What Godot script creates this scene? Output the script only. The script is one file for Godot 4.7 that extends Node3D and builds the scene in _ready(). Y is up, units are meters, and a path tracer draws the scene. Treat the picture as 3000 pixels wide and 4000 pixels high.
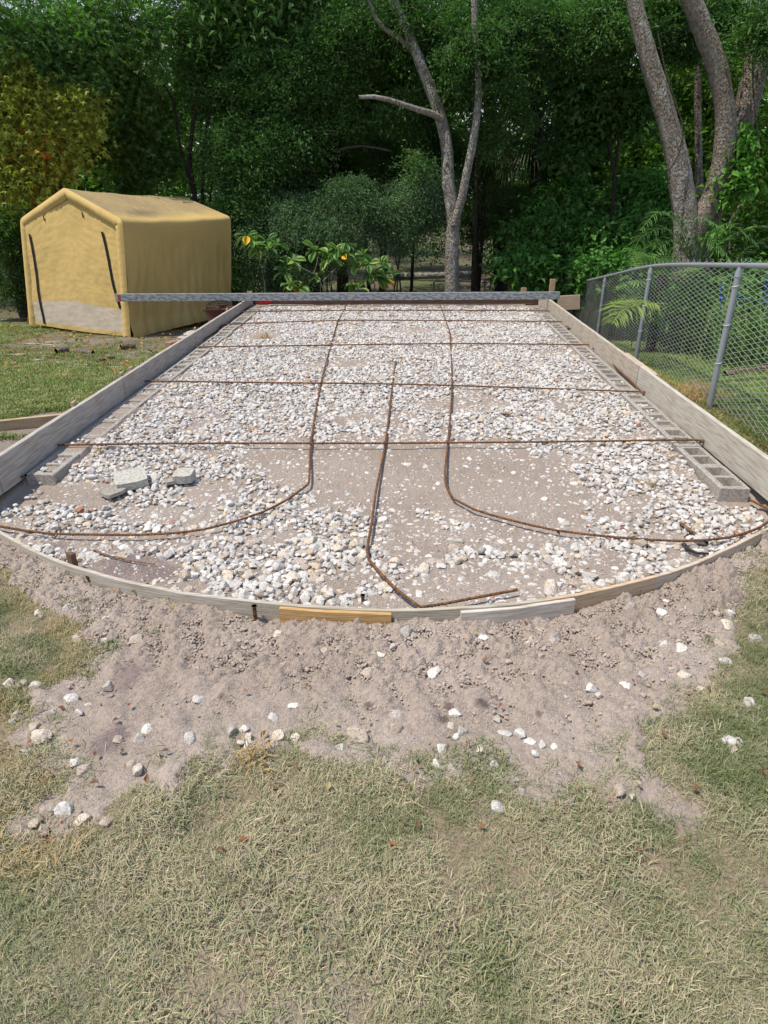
extends Node3D

# ------------------------------------------------------------------ camera model (pixels of the 3000 x 4000 photograph -> places)
const FOCAL := 2550.0
const PITCH := 0.45099        # 25.84 degrees downwards
const EYE := 1.75
const SUN_DIR := Vector3(-0.40, 0.905, 0.13)   # towards the sun

var rng := RandomNumberGenerator.new()
var nz := FastNoiseLite.new()       # broad noise
var nf := FastNoiseLite.new()       # fine noise
var nc := FastNoiseLite.new()       # cellular
var M := {}                         # materials
var used := {}
var dirt_poly := PackedVector2Array()
var form_poly := PackedVector2Array()   # inside of the form, world x / d
var stone_meshes: Array = []

func ray(px: float, py: float) -> Vector3:
	var x := (px - 1500.0) / FOCAL
	var y := -(py - 2000.0) / FOCAL
	var c := cos(PITCH)
	var s := sin(PITCH)
	return Vector3(x, y * c - s, -(c + y * s))

func on(px: float, py: float, h: float) -> Vector3:      # where the pixel's ray meets the level y = h
	var r := ray(px, py)
	return Vector3(0, EYE, 0) + r * ((h - EYE) / r.y)

func at(px: float, py: float, d: float) -> Vector3:      # where the pixel's ray meets the upright plane d metres ahead
	var r := ray(px, py)
	return Vector3(0, EYE, 0) + r * (d / -r.z)

func hit(px: float, py: float) -> Vector3:             # where the pixel's ray meets the ground
	var p := on(px, py, 0.0)
	for i in 8:
		p = on(px, py, ground_y(p.x, -p.z))
	return p

func px_of(p: Vector3) -> Vector2:
	var c := cos(PITCH)
	var s := sin(PITCH)
	var v := p - Vector3(0, EYE, 0)
	var depth := -v.z * c - v.y * s
	var up := v.y * c - v.z * s
	if depth < 0.05:
		return Vector2(-9999, -9999)
	return Vector2(1500.0 + FOCAL * v.x / depth, 2000.0 - FOCAL * up / depth)

# ------------------------------------------------------------------ nodes
func numbered(called: String) -> String:
	used[called] = used.get(called, -1) + 1
	return called if used[called] == 0 else "%s_%03d" % [called, used[called]]

func meta(o: Node, label := "", category := "", group := "", kind := "") -> Node:
	if label: o.set_meta("label", label)
	if category: o.set_meta("category", category)
	if group: o.set_meta("group", group)
	if kind: o.set_meta("kind", kind)
	return o

func thing(called: String, label: String, category: String, where := Vector3.ZERO, turn := 0.0, group := "") -> Node3D:
	var o := Node3D.new()
	o.name = numbered(called)
	add_child(o, true)
	o.position = where
	o.rotation.y = turn
	meta(o, label, category, group)
	return o

func part(called: String, mesh: Mesh, m: Material, parent: Node, xf := Transform3D.IDENTITY) -> MeshInstance3D:
	var o := MeshInstance3D.new()
	o.name = numbered(called) if parent == self else called
	o.mesh = mesh
	o.material_override = m
	o.transform = xf
	parent.add_child(o, true)
	return o

func one(called: String, mesh: Mesh, m: Material, label: String, category: String, xf := Transform3D.IDENTITY, group := "") -> MeshInstance3D:
	var o := part(called, mesh, m, self, xf)
	meta(o, label, category, group)
	return o

func many(called: String, mesh: Mesh, m: Material, parent: Node, xfs: Array, cols: Array) -> MultiMeshInstance3D:
	var mm := MultiMesh.new()
	mm.transform_format = MultiMesh.TRANSFORM_3D
	mm.use_colors = true
	mm.mesh = mesh
	mm.instance_count = xfs.size()
	for i in xfs.size():
		mm.set_instance_transform(i, xfs[i])
		mm.set_instance_color(i, cols[i])
	var o := MultiMeshInstance3D.new()
	o.name = numbered(called) if parent == self else called
	o.multimesh = mm
	o.material_override = m
	parent.add_child(o, true)
	return o

# ------------------------------------------------------------------ materials
func lin(r: float, g: float, b: float) -> Color:
	return Color(r, g, b).linear_to_srgb()

func noise_tex(freq: float, seed_: int, lo: Color, hi: Color, size := 512, octaves := 5, type := FastNoiseLite.TYPE_SIMPLEX, mid = null) -> NoiseTexture2D:
	var n := FastNoiseLite.new()
	n.seed = seed_
	n.frequency = freq
	n.noise_type = type
	n.fractal_octaves = octaves
	var g := Gradient.new()
	g.set_color(0, lo)
	g.set_color(1, hi)
	if mid != null:
		g.add_point(0.5, mid)
	var t := NoiseTexture2D.new()
	t.width = size
	t.height = size
	t.seamless = true
	t.noise = n
	t.color_ramp = g
	return t

func bump_tex(freq: float, seed_: int, strength: float, size := 512, type := FastNoiseLite.TYPE_SIMPLEX, octaves := 5) -> NoiseTexture2D:
	var n := FastNoiseLite.new()
	n.seed = seed_
	n.frequency = freq
	n.noise_type = type
	n.fractal_octaves = octaves
	var t := NoiseTexture2D.new()
	t.width = size
	t.height = size
	t.seamless = true
	t.noise = n
	t.as_normal_map = true
	t.bump_strength = strength
	return t

func mat(c: Color, rough := 0.9, vertex := false) -> StandardMaterial3D:
	var m := StandardMaterial3D.new()
	m.albedo_color = c
	m.roughness = rough
	m.metallic_specular = 0.3
	m.vertex_color_use_as_albedo = vertex
	m.cull_mode = BaseMaterial3D.CULL_DISABLED
	return m

func tri(m: StandardMaterial3D, scale: Vector3, world := false) -> StandardMaterial3D:
	m.uv1_triplanar = true
	m.uv1_world_triplanar = world
	m.uv1_scale = scale
	return m

func gray(v: float) -> Color:
	return Color(v, v, v)

func make_materials() -> void:
	var m: StandardMaterial3D
	m = tri(mat(Color.WHITE, 0.95, true), Vector3(3, 3, 3), true)                       # sand and soil
	m.albedo_texture = noise_tex(0.03, 3, gray(0.80), gray(1.0), 512, 6)
	m.normal_enabled = true
	m.normal_texture = bump_tex(0.05, 8, 9.0, 512, FastNoiseLite.TYPE_SIMPLEX, 6)
	m.normal_scale = 1.0
	M.ground = m
	m = tri(mat(Color.WHITE, 0.95, true), Vector3(1.1, 1.1, 1.1), false)                       # limestone (one unit is one stone)
	m.albedo_texture = noise_tex(0.022, 21, Color(0.62, 0.58, 0.54), Color(1, 1, 1), 256, 6, FastNoiseLite.TYPE_SIMPLEX, Color(0.93, 0.92, 0.905))
	m.normal_enabled = true
	m.normal_texture = bump_tex(0.03, 22, 7.0, 256)
	M.stone = m
	m = tri(mat(Color.WHITE, 0.92, true), Vector3(2.2, 2.2, 2.2), true)                       # concrete
	m.albedo_texture = noise_tex(0.03, 31, Color(0.70, 0.67, 0.63), Color(1, 1, 1), 512, 6, FastNoiseLite.TYPE_SIMPLEX, Color(0.95, 0.94, 0.92))
	m.normal_enabled = true
	m.normal_texture = bump_tex(0.2, 32, 6.0, 512, FastNoiseLite.TYPE_SIMPLEX, 4)
	M.concrete = m
	for spec in [["plank_z", Vector3(7, 7, 0.3)], ["plank_x", Vector3(0.3, 7, 7)], ["wood_y", Vector3(12, 1.2, 12)]]:
		m = tri(mat(Color.WHITE, 0.85, true), spec[1], true)
		m.albedo_texture = noise_tex(0.02, 41, Color(0.74, 0.68, 0.62), Color(1, 1, 1), 512, 6, FastNoiseLite.TYPE_SIMPLEX, Color(0.93, 0.915, 0.90))
		m.normal_enabled = true
		m.normal_texture = bump_tex(0.03, 42, 2.5, 512)
		M[spec[0]] = m
	m = tri(mat(Color.WHITE, 0.55, true), Vector3(1.2, 4, 4), true)                        # cement smeared aluminium
	m.albedo_texture = noise_tex(0.014, 51, Color(0.42, 0.49, 0.60), Color(1.0, 0.99, 0.95), 512, 6, FastNoiseLite.TYPE_SIMPLEX, Color(0.80, 0.815, 0.82))
	M.screed = m
	m = tri(mat(Color.WHITE, 0.9, true), Vector3(5, 5, 5), true)                        # rust
	m.albedo_texture = noise_tex(0.03, 61, Color(0.16, 0.13, 0.12), Color(0.62, 0.40, 0.19), 256, 5, FastNoiseLite.TYPE_SIMPLEX, Color(0.37, 0.27, 0.20))
	M.rust = m
	m = tri(mat(Color.WHITE, 0.95, true), Vector3(1.6, 0.55, 1.6), true)                   # bark
	m.albedo_texture = noise_tex(0.03, 71, gray(0.42), gray(1.0), 512, 6, FastNoiseLite.TYPE_SIMPLEX, gray(0.74))
	m.normal_enabled = true
	m.normal_texture = bump_tex(0.05, 72, 14.0, 512)
	M.bark = m
	m = mat(Color.WHITE, 0.55, true)                                                    # leaves
	m.backlight_enabled = true
	m.backlight = Color(0.65, 0.85, 0.28)
	M.leaf = m
	m = mat(Color.WHITE, 0.35, true)
	m.backlight_enabled = true
	m.backlight = Color(0.35, 0.5, 0.2)
	M.glossy_leaf = m
	m = mat(Color.WHITE, 0.8, true)                                                     # grass
	m.backlight_enabled = true
	m.backlight = Color(0.5, 0.55, 0.25)
	M.grass = m
	m = tri(mat(Color.WHITE, 0.75, true), Vector3(1.2, 1.2, 1.2), false)                       # shelter fabric
	m.albedo_texture = noise_tex(0.03, 81, gray(0.94), gray(1.0), 512, 5)
	m.normal_enabled = true
	m.normal_texture = bump_tex(0.008, 82, 7.0, 512, FastNoiseLite.TYPE_SIMPLEX, 5)
	m.normal_scale = 0.12
	m.backlight_enabled = true
	m.backlight = Color(0.5, 0.42, 0.2)
	M.fabric = m
	m = mat(Color.WHITE, 0.45, true)                                                    # galvanised steel
	m.metallic = 0.35
	m.metallic_specular = 0.5
	M.steel = m
	M.plain = mat(Color.WHITE, 0.8, true)
	M.plastic = mat(Color.WHITE, 0.4, true)

# ------------------------------------------------------------------ mesh helpers
func st_new() -> SurfaceTool:
	var st := SurfaceTool.new()
	st.begin(Mesh.PRIMITIVE_TRIANGLES)
	st.set_smooth_group(-1)
	return st

func quad(st: SurfaceTool, a: Vector3, b: Vector3, c: Vector3, d: Vector3, col: Color) -> void:
	st.set_color(col)
	for p in [a, b, c, a, c, d]:
		st.add_vertex(p)

func done(st: SurfaceTool) -> ArrayMesh:
	st.generate_normals()
	return st.commit()

# a board: 8 corners given as a start and end section, edges chamfered a little; bends with the list of sections
func beam(pts: Array, sides: Array, ups: Array, w: float, h: float, col: Color, top_col = null, ch := 0.003) -> ArrayMesh:
	var st := st_new()
	st.set_smooth_group(-1)
	var prof := [Vector2(-w / 2 + ch, 0), Vector2(w / 2 - ch, 0), Vector2(w / 2, ch), Vector2(w / 2, h - ch), Vector2(w / 2 - ch, h), Vector2(-w / 2 + ch, h), Vector2(-w / 2, h - ch), Vector2(-w / 2, ch)]
	var rings := []
	for i in pts.size():
		var ring := []
		for q in prof:
			ring.append(pts[i] + sides[i] * q.x + ups[i] * q.y)
		rings.append(ring)
	for i in pts.size() - 1:
		for k in 8:
			var k2 := (k + 1) % 8
			var c: Color = top_col if (top_col != null and k >= 3 and k <= 5) else col
			quad(st, rings[i][k], rings[i + 1][k], rings[i + 1][k2], rings[i][k2], c)
	for e in [0, pts.size() - 1]:
		var r: Array = rings[e]
		for k in range(1, 7):
			st.set_color(col)
			for p in ([r[0], r[k], r[k + 1]] if e == 0 else [r[0], r[k + 1], r[k]]):
				st.add_vertex(p)
	return done(st)

func straight(a: Vector3, b: Vector3, w: float, h: float, col: Color, top_col = null, bow := 0.004, n := 10) -> ArrayMesh:
	var f := (b - a).normalized()
	var side := f.cross(Vector3.UP).normalized()
	var up := side.cross(f).normalized()
	var pts := []
	var ss := []
	var us := []
	for i in n + 1:
		var t := float(i) / n
		pts.append(a.lerp(b, t) + side * bow * nz.get_noise_2d(a.x * 31 + t * 90.0, b.z * 17) * 2.0 + up * bow * 0.6 * nz.get_noise_2d(a.z * 13 + t * 120.0, 70.0))
		ss.append(side)
		us.append(up)
	return beam(pts, ss, us, w, h, col, top_col)

func spline(ctrl: Array, step: float) -> Array:
	var c := Curve3D.new()
	for i in ctrl.size():
		var p: Vector3 = ctrl[i]
		var prev: Vector3 = ctrl[maxi(i - 1, 0)]
		var next: Vector3 = ctrl[mini(i + 1, ctrl.size() - 1)]
		var t := (next - prev).normalized()
		c.add_point(p, -t * p.distance_to(prev) * 0.3, t * p.distance_to(next) * 0.3)
	var out := []
	var l := c.get_baked_length()
	var n := maxi(2, int(l / step))
	for i in n + 1:
		out.append(c.sample_baked(l * i / n))
	return out

func tube(st: SurfaceTool, pts: Array, radii: Array, sides: int, col: Color, cap := true, rough_ := 0.0, cfun = null) -> void:
	var n := pts.size()
	var ref := Vector3.UP
	var t0: Vector3 = (pts[1] - pts[0]).normalized()
	if absf(t0.dot(ref)) > 0.9:
		ref = Vector3.RIGHT
	var rings := []
	var norms := []
	for i in n:
		var t: Vector3 = (pts[mini(i + 1, n - 1)] - pts[maxi(i - 1, 0)]).normalized()
		var u := (ref - t * ref.dot(t)).normalized()
		ref = u
		var v := t.cross(u)
		var ring := []
		var nr := []
		for k in sides:
			var a := TAU * k / sides
			var dir := u * cos(a) + v * sin(a)
			var rr: float = radii[i]
			if rough_ > 0.0:
				var q: Vector3 = pts[i] + dir * rr
				rr *= 1.0 + rough_ * (nz.get_noise_3d(q.x * 60, q.y * 35, q.z * 60) + 0.6 * nf.get_noise_3d(q.x * 40, q.y * 14, q.z * 40))
			ring.append(pts[i] + dir * rr)
			nr.append(dir)
		rings.append(ring)
		norms.append(nr)
	for i in n - 1:
		for k in sides:
			var k2 := (k + 1) % sides
			var idx := [[i, k], [i + 1, k2], [i, k2], [i, k], [i + 1, k], [i + 1, k2]]
			for e in idx:
				st.set_color(cfun.call(rings[e[0]][e[1]]) if cfun != null else col)
				st.set_normal(norms[e[0]][e[1]])
				st.add_vertex(rings[e[0]][e[1]])
	if cap:
		for e in [0, n - 1]:
			var nn: Vector3 = (pts[0] - pts[1]).normalized() if e == 0 else (pts[n - 1] - pts[n - 2]).normalized()
			st.set_normal(nn)
			st.set_color(col)
			for k in range(1, sides - 1):
				for p in ([rings[e][0], rings[e][k + 1], rings[e][k]] if e == 0 else [rings[e][0], rings[e][k], rings[e][k + 1]]):
					st.set_normal(nn)
					st.add_vertex(p)

func tube_mesh(pts: Array, radii: Array, sides: int, col: Color, rough_ := 0.0, cfun = null) -> ArrayMesh:
	var st := st_new()
	tube(st, pts, radii, sides, col, true, rough_, cfun)
	return st.commit()

func even(n: int, r0: float, r1: float) -> Array:
	var out := []
	for i in n:
		out.append(lerpf(r0, r1, float(i) / maxf(1, n - 1)))
	return out

func lump(seed_: int, cuts: int, sub := 2) -> ArrayMesh:       # a broken, water-worn stone about 1 across
	var r := RandomNumberGenerator.new()
	r.seed = seed_
	var phi := (1.0 + sqrt(5.0)) / 2.0
	var v: Array = []
	for p in [Vector3(-1, phi, 0), Vector3(1, phi, 0), Vector3(-1, -phi, 0), Vector3(1, -phi, 0), Vector3(0, -1, phi), Vector3(0, 1, phi), Vector3(0, -1, -phi), Vector3(0, 1, -phi), Vector3(phi, 0, -1), Vector3(phi, 0, 1), Vector3(-phi, 0, -1), Vector3(-phi, 0, 1)]:
		v.append(p.normalized())
	var f := [[0, 11, 5], [0, 5, 1], [0, 1, 7], [0, 7, 10], [0, 10, 11], [1, 5, 9], [5, 11, 4], [11, 10, 2], [10, 7, 6], [7, 1, 8], [3, 9, 4], [3, 4, 2], [3, 2, 6], [3, 6, 8], [3, 8, 9], [4, 9, 5], [2, 4, 11], [6, 2, 10], [8, 6, 7], [9, 8, 1]]
	for s in sub:
		var mids := {}
		var nfs := []
		for t in f:
			var m := []
			for e in 3:
				var a: int = t[e]
				var b: int = t[(e + 1) % 3]
				var key := Vector2i(mini(a, b), maxi(a, b))
				if not mids.has(key):
					mids[key] = v.size()
					v.append((v[a] + v[b]).normalized())
				m.append(mids[key])
			nfs.append_array([[t[0], m[0], m[2]], [t[1], m[1], m[0]], [t[2], m[2], m[1]], [m[0], m[1], m[2]]])
		f = nfs
	var planes := []
	for i in cuts:
		planes.append([Vector3(r.randfn(), r.randfn() * 0.8, r.randfn()).normalized(), r.randf_range(0.5, 0.82)])
	var squash := Vector3(r.randf_range(0.85, 1.25), r.randf_range(0.55, 0.8), r.randf_range(0.75, 1.0))
	var pv := PackedVector3Array()
	for p in v:
		var q: Vector3 = p
		for pl in planes:
			var over: float = q.dot(pl[0]) - pl[1]
			if over > 0:
				q -= pl[0] * over * 0.95
		q *= 1.0 + 0.10 * nz.get_noise_3d(p.x * 90 + seed_ * 37, p.y * 90, p.z * 90) + 0.05 * nf.get_noise_3d(p.x * 40 + seed_ * 11, p.y * 40, p.z * 40)
		pv.append(q * squash * 0.5)
	# normals with creases: a corner takes the mean of the faces around it that turn less than about 35 degrees away
	var fn := []
	var around := {}
	for t in f:
		var nn := (pv[t[1]] - pv[t[0]]).cross(pv[t[2]] - pv[t[0]]).normalized()
		for e in t:
			if not around.has(e):
				around[e] = []
			around[e].append(fn.size())
		fn.append(nn)
	var st := st_new()
	for k in f.size():
		var t: Array = f[k]
		for i in [0, 2, 1]:
			var sum := Vector3.ZERO
			for q in around[t[i]]:
				if fn[q].dot(fn[k]) > 0.86:
					sum += fn[q]
			st.set_color(Color.WHITE)
			st.set_normal(sum.normalized())
			st.add_vertex(pv[t[i]])
	return st.commit()

func box_mesh(size: Vector3, col: Color, ch := 0.004) -> ArrayMesh:
	return beam([Vector3(0, 0, -size.z / 2), Vector3(0, 0, size.z / 2)], [Vector3.RIGHT, Vector3.RIGHT], [Vector3.UP, Vector3.UP], size.x, size.y, col, null, ch)

# ------------------------------------------------------------------ terrain
func pad_left(d: float) -> float:      # outer edge of the tent-side block row
	return -2.43 + (d - 4.09) * 0.0241

func pad_right(d: float) -> float:     # outer edge of the fence-side block row
	return 2.37 + (d - 3.854) * 0.0404

func form_front(x: float) -> float:    # d of the curved form at x
	for i in form_poly.size() - 1:
		if x >= form_poly[i].x and x <= form_poly[i + 1].x:
			return lerpf(form_poly[i].y, form_poly[i + 1].y, (x - form_poly[i].x) / (form_poly[i + 1].x - form_poly[i].x))
	return 3.3 if absf(x) < 3 else 99.0

func slope_y(x: float, d: float) -> float:
	var y := 0.0
	var prof := [[0.0, 0.0], [5.8, 0.0], [8.9, -0.30], [11.8, -0.70], [15.0, -1.15], [20.0, -1.5], [40.0, -1.7], [90.0, -1.8], [900.0, -2.0]]
	for i in prof.size() - 1:
		if d >= prof[i][0] and d <= prof[i + 1][0]:
			y = lerpf(prof[i][1], prof[i + 1][1], smoothstep(0, 1, (d - prof[i][0]) / (prof[i + 1][0] - prof[i][0])) * 0.4 + 0.6 * (d - prof[i][0]) / (prof[i + 1][0] - prof[i][0]))
	var k := lerpf(0.64, 1.0, smoothstep(-3.2, 3.0, x))
	k = lerpf(k, 1.0, smoothstep(14.0, 24.0, d))
	return y * k

func in_pad(x: float, d: float) -> bool:
	return d > form_front(x) and d < 12.0 and x > pad_left(d) - 0.06 and x < pad_right(d) + 0.06

func pad_y(x: float, d: float) -> float:
	var y := lerpf(-0.05, 0.026, smoothstep(3.3, 4.9, d)) + 0.012 * nz.get_noise_2d(x * 45, d * 45)
	if d < 3.6:
		y = lerpf(y, -0.025, smoothstep(3.6, 2.7, d))
	if d > 3.75 and (x < pad_left(d) + 0.2 or x > pad_right(d) - 0.2):
		if d > (4.13 if x < 0 else 3.9):
			y = lerpf(0.042, 0.026, smoothstep(5.5, 7.0, d)) if x < 0 else lerpf(-0.035, 0.02, smoothstep(4.4, 5.2, d))
			y += 0.02 * nz.get_noise_2d(x * 30, d * 130)
		else:
			y -= 0.02
	return y

func base_y(x: float, d: float) -> float:
	var y := slope_y(x, d)
	if d < 3.6:
		y -= 0.05
	elif d < 5.0:
		y -= 0.05 * (5.0 - d) / 1.4
	var near := smoothstep(0.2, 4.0, d)
	y += 0.02 * near * nz.get_noise_2d(x * 12, d * 12)
	# outside the form the bank runs out over about half a metre
	var out := 0.0
	if d > 3.3:
		out = maxf(maxf(pad_left(d) - 0.06 - x, x - pad_right(d) - 0.06), d - 12.0)
	else:
		out = form_front(x) - d
	if out < 0.9 and d > 3.3:
		y = lerpf(minf(0.0, y + 0.25), y, smoothstep(0.05, 0.9, out))
	elif d <= 3.3 and out < 1.1:
		var bank := -0.05 - 0.05 * nz.get_noise_2d(x * 55 + 40, d * 55)
		y = lerpf(bank, y - 0.025, smoothstep(0.0, 0.5, out)) if out < 0.5 else lerpf(y - 0.025, y, smoothstep(0.5, 1.1, out))
	return y

func rough_at(x: float, d: float) -> float:     # how crumbly the sand lies outside the curved form
	var out := form_front(x) - d
	var r := smoothstep(0.75, 0.15, out) * 0.95 + 0.35 * nz.get_noise_2d(x * 70 + 9, d * 70)
	r += 0.3 * nz.get_noise_2d(x * 30 - 50, d * 30)
	return clampf(r, 0.0, 1.0)

func ground_y(x: float, d: float) -> float:
	return pad_y(x, d) if in_pad(x, d) else base_y(x, d)

func bare(x: float, d: float) -> bool:          # bare sand outside the form
	var jx := x + 0.07 * nz.get_noise_2d(x * 160, d * 160) + 0.03 * nf.get_noise_2d(x * 30, d * 30)
	var jd := d + 0.07 * nz.get_noise_2d(x * 160 + 77, d * 160) + 0.03 * nf.get_noise_2d(x * 30 + 7, d * 30)
	if Geometry2D.is_point_in_polygon(Vector2(jx, jd), dirt_poly):
		return true
	return false

var dark_spots := []
func sand_colour(x: float, d: float) -> Color:
	var c := Color(0.33, 0.268, 0.22)
	c = c.lerp(Color(0.395, 0.33, 0.28), clampf(0.5 + 0.9 * nz.get_noise_2d(x * 60, d * 60), 0, 1))
	c = c.lerp(Color(0.25, 0.20, 0.168), clampf(nf.get_noise_2d(x * 22 + 50, d * 22) - 0.12, 0, 1) * 1.1)
	for s in dark_spots:
		var q: float = Vector2(x - s[0].x, d + s[0].z).length() / s[1]
		if q < 1.6:
			q += 0.55 * nf.get_noise_2d(x * 90, d * 90) + 0.35 * nz.get_noise_2d(x * 300, d * 300)
			c = c.lerp(s[2], smoothstep(1.0, 0.5, q) * 0.75)
	return c

func build_ground() -> void:
	var xs := PackedFloat32Array()
	for v in [-700.0, -300.0, -120.0, -60.0, -40.0, -30.0, -24.0, -19.0, -15.0, -12.5, -10.5]:
		xs.append(v)
	var x := -9.0
	while x < -2.95:
		xs.append(x)
		x += 0.18
	x = -2.9
	while x < -2.3:
		xs.append(x)
		x += 0.04
	while x < 2.3:
		xs.append(x)
		x += 0.0095
	while x < 2.9:
		xs.append(x)
		x += 0.04
	while x < 9.0:
		xs.append(x)
		x += 0.18
	for v in [10.5, 12.5, 15.0, 19.0, 24.0, 30.0, 40.0, 60.0, 120.0, 300.0, 700.0]:
		xs.append(v)
	var ds := PackedFloat32Array()
	for v in [-300.0, -60.0, -20.0, -8.0, -4.0, -2.0, -1.0, -0.4, 0.0]:
		ds.append(v)
	var d := 0.2
	while d < 1.45:
		ds.append(d)
		d += 0.045
	while d < 3.4:
		ds.append(d)
		d += 0.0095
	while d < 12.6:
		ds.append(d)
		d += 0.05
	for v in [12.8, 13.2, 13.8, 14.5, 15.5, 17.0, 19.0, 22.0, 26.0, 31.0, 38.0, 48.0, 62.0, 90.0, 160.0, 350.0, 800.0]:
		ds.append(v)
	var nx := xs.size()
	var nd := ds.size()
	var pos := PackedVector3Array()
	var col := PackedColorArray()
	pos.resize(nx * nd)
	col.resize(nx * nd)
	for j in nd:
		for i in nx:
			var px := xs[i]
			var pd := ds[j]
			var y := 0.0
			var c := Color(0.15, 0.12, 0.075)
			var pad := in_pad(px, pd)
			if pad:
				y = pad_y(px, pd)
				c = sand_colour(px, pd)
				if pd < 3.7:
					y += 0.006 * nf.get_noise_2d(px * 25, pd * 25)
			else:
				y = base_y(px, pd)
				if pd > 1.2 and pd < 3.7 and absf(px) < 2.9:
					if bare(px, pd):
						c = sand_colour(px, pd)
						var r := rough_at(px, pd)
						var cl := nc.get_noise_2d(px + 0.03 * nf.get_noise_2d(px * 12, pd * 12), pd)
						var clod := 1.0 - absf(nf.get_noise_2d(px * 34 + 5, pd * 34)) * 2.2
						y += r * (-0.022 * (cl + 0.6) + 0.034 * nf.get_noise_2d(px * 9, pd * 9) + 0.016 * clod + 0.010 * nf.get_noise_2d(px * 70, pd * 70)) + 0.007 * nf.get_noise_2d(px * 9 + 3, pd * 9) + 0.0025 * nf.get_noise_2d(px * 50, pd * 50)
						y += 0.05 * maxf(0.0, nz.get_noise_2d(px * 150 + 200, pd * 150) - 0.12) + 0.02 * nz.get_noise_2d(px * 260, pd * 260 + 70)
					else:
						c = Color(0.25, 0.2, 0.13)
				elif pd < 3.7 and absf(px) < 2.9:
					c = Color(0.25, 0.2, 0.13).lerp(Color(0.3, 0.25, 0.19), clampf(0.5 + 1.4 * nz.get_noise_2d(px * 80, pd * 80), 0, 1))
				elif pd < 14.0 and px < -2:
					var q := clampf(0.5 + 1.6 * nz.get_noise_2d(px * 25 + 3, pd * 25), 0, 1)
					c = Color(0.13, 0.125, 0.05).lerp(Color(0.24, 0.2, 0.16), q * smoothstep(7.5, 9.0, pd))
					if sand_patch(px, pd):
						c = Color(0.27, 0.225, 0.195)
				elif px > 2.3 and pd < 9:
					c = Color(0.22, 0.165, 0.10).lerp(Color(0.11, 0.12, 0.045), smoothstep(0.35, 0.9, px - pad_right(pd)))
				elif pd > 13:
					c = Color(0.16, 0.125, 0.085).lerp(Color(0.14, 0.16, 0.07), clampf(0.5 + 1.5 * nz.get_noise_2d(px * 14, pd * 14), 0, 1))
			pos[j * nx + i] = Vector3(px, y, -pd)
			col[j * nx + i] = c
	var nor := PackedVector3Array()
	nor.resize(nx * nd)
	for j in nd:
		for i in nx:
			var a := pos[j * nx + mini(i + 1, nx - 1)] - pos[j * nx + maxi(i - 1, 0)]
			var b := pos[mini(j + 1, nd - 1) * nx + i] - pos[maxi(j - 1, 0) * nx + i]
			nor[j * nx + i] = a.cross(b).normalized()
	var idx := PackedInt32Array()
	idx.resize((nx - 1) * (nd - 1) * 6)
	var k := 0
	for j in nd - 1:
		for i in nx - 1:
			var a := j * nx + i
			for q in [a, a + nx, a + nx + 1, a, a + nx + 1, a + 1]:
				idx[k] = q
				k += 1
	var arr := []
	arr.resize(Mesh.ARRAY_MAX)
	arr[Mesh.ARRAY_VERTEX] = pos
	arr[Mesh.ARRAY_NORMAL] = nor
	arr[Mesh.ARRAY_COLOR] = col
	arr[Mesh.ARRAY_INDEX] = idx
	var mesh := ArrayMesh.new()
	mesh.add_surface_from_arrays(Mesh.PRIMITIVE_TRIANGLES, arr)
	meta(part("ground", mesh, M.ground, self), "grey brown sandy ground with bare soil between lawns", "ground", "", "structure")

var sand_patches := []
func sand_patch(x: float, d: float) -> bool:
	for s in sand_patches:
		var q := Vector2((x - s[0].x) / s[1], (d + s[0].z) / s[2]).length() + 0.5 * nz.get_noise_2d(x * 120, d * 120)
		if q < 1.0:
			return true
	return false

# ------------------------------------------------------------------ grass
func tuft_mesh(seed_: int, blades: int, h: float, spread: float, lie: float, w: float) -> ArrayMesh:
	var r := RandomNumberGenerator.new()
	r.seed = seed_
	var st := st_new()
	for b in blades:
		var a := r.randf() * TAU
		var foot := Vector3(r.randfn(), 0, r.randfn()) * spread * 0.5
		var dir := Vector3(cos(a), 0, sin(a))
		var l := h * r.randf_range(0.5, 1.25)
		var tilt := r.randf_range(0.15, 1.0) * lie
		var side := dir.cross(Vector3.UP) * w * r.randf_range(0.6, 1.2) * 0.5
		var tone := r.randf_range(0.72, 1.2)
		var c := Color(tone, tone, tone * r.randf_range(0.8, 1.1))
		if r.randf() < 0.3:
			c = Color(tone * 1.35, tone * 1.12, tone * 1.15)
		elif r.randf() < 0.3:
			c = Color(tone * 0.72, tone * 0.92, tone * 0.72)
		var p0 := foot - Vector3(0, 0.004, 0)
		var p1 := foot + (Vector3.UP * cos(tilt) + dir * sin(tilt)) * l * 0.5
		var t2 := minf(tilt + r.randf_range(0.3, 0.9), 1.75)
		var p2 := p1 + (Vector3.UP * cos(t2) + dir * sin(t2)) * l * 0.5
		p2.y = maxf(p2.y, 0.002)
		quad(st, p0 - side, p1 - side, p1 + side, p0 + side, c)
		st.set_color(c)
		for p in [p1 - side, p2, p1 + side]:
			st.add_vertex(p)
	return done(st)

func grass_colour(dry: float) -> Color:
	var green := Color(0.145, 0.178, 0.062).lerp(Color(0.215, 0.222, 0.125), rng.randf())
	var straw := Color(0.53, 0.445, 0.295).lerp(Color(0.35, 0.30, 0.225), rng.randf())
	return green.lerp(straw, clampf(dry + rng.randfn() * 0.33, 0, 1)) * rng.randf_range(0.85, 1.12)

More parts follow.
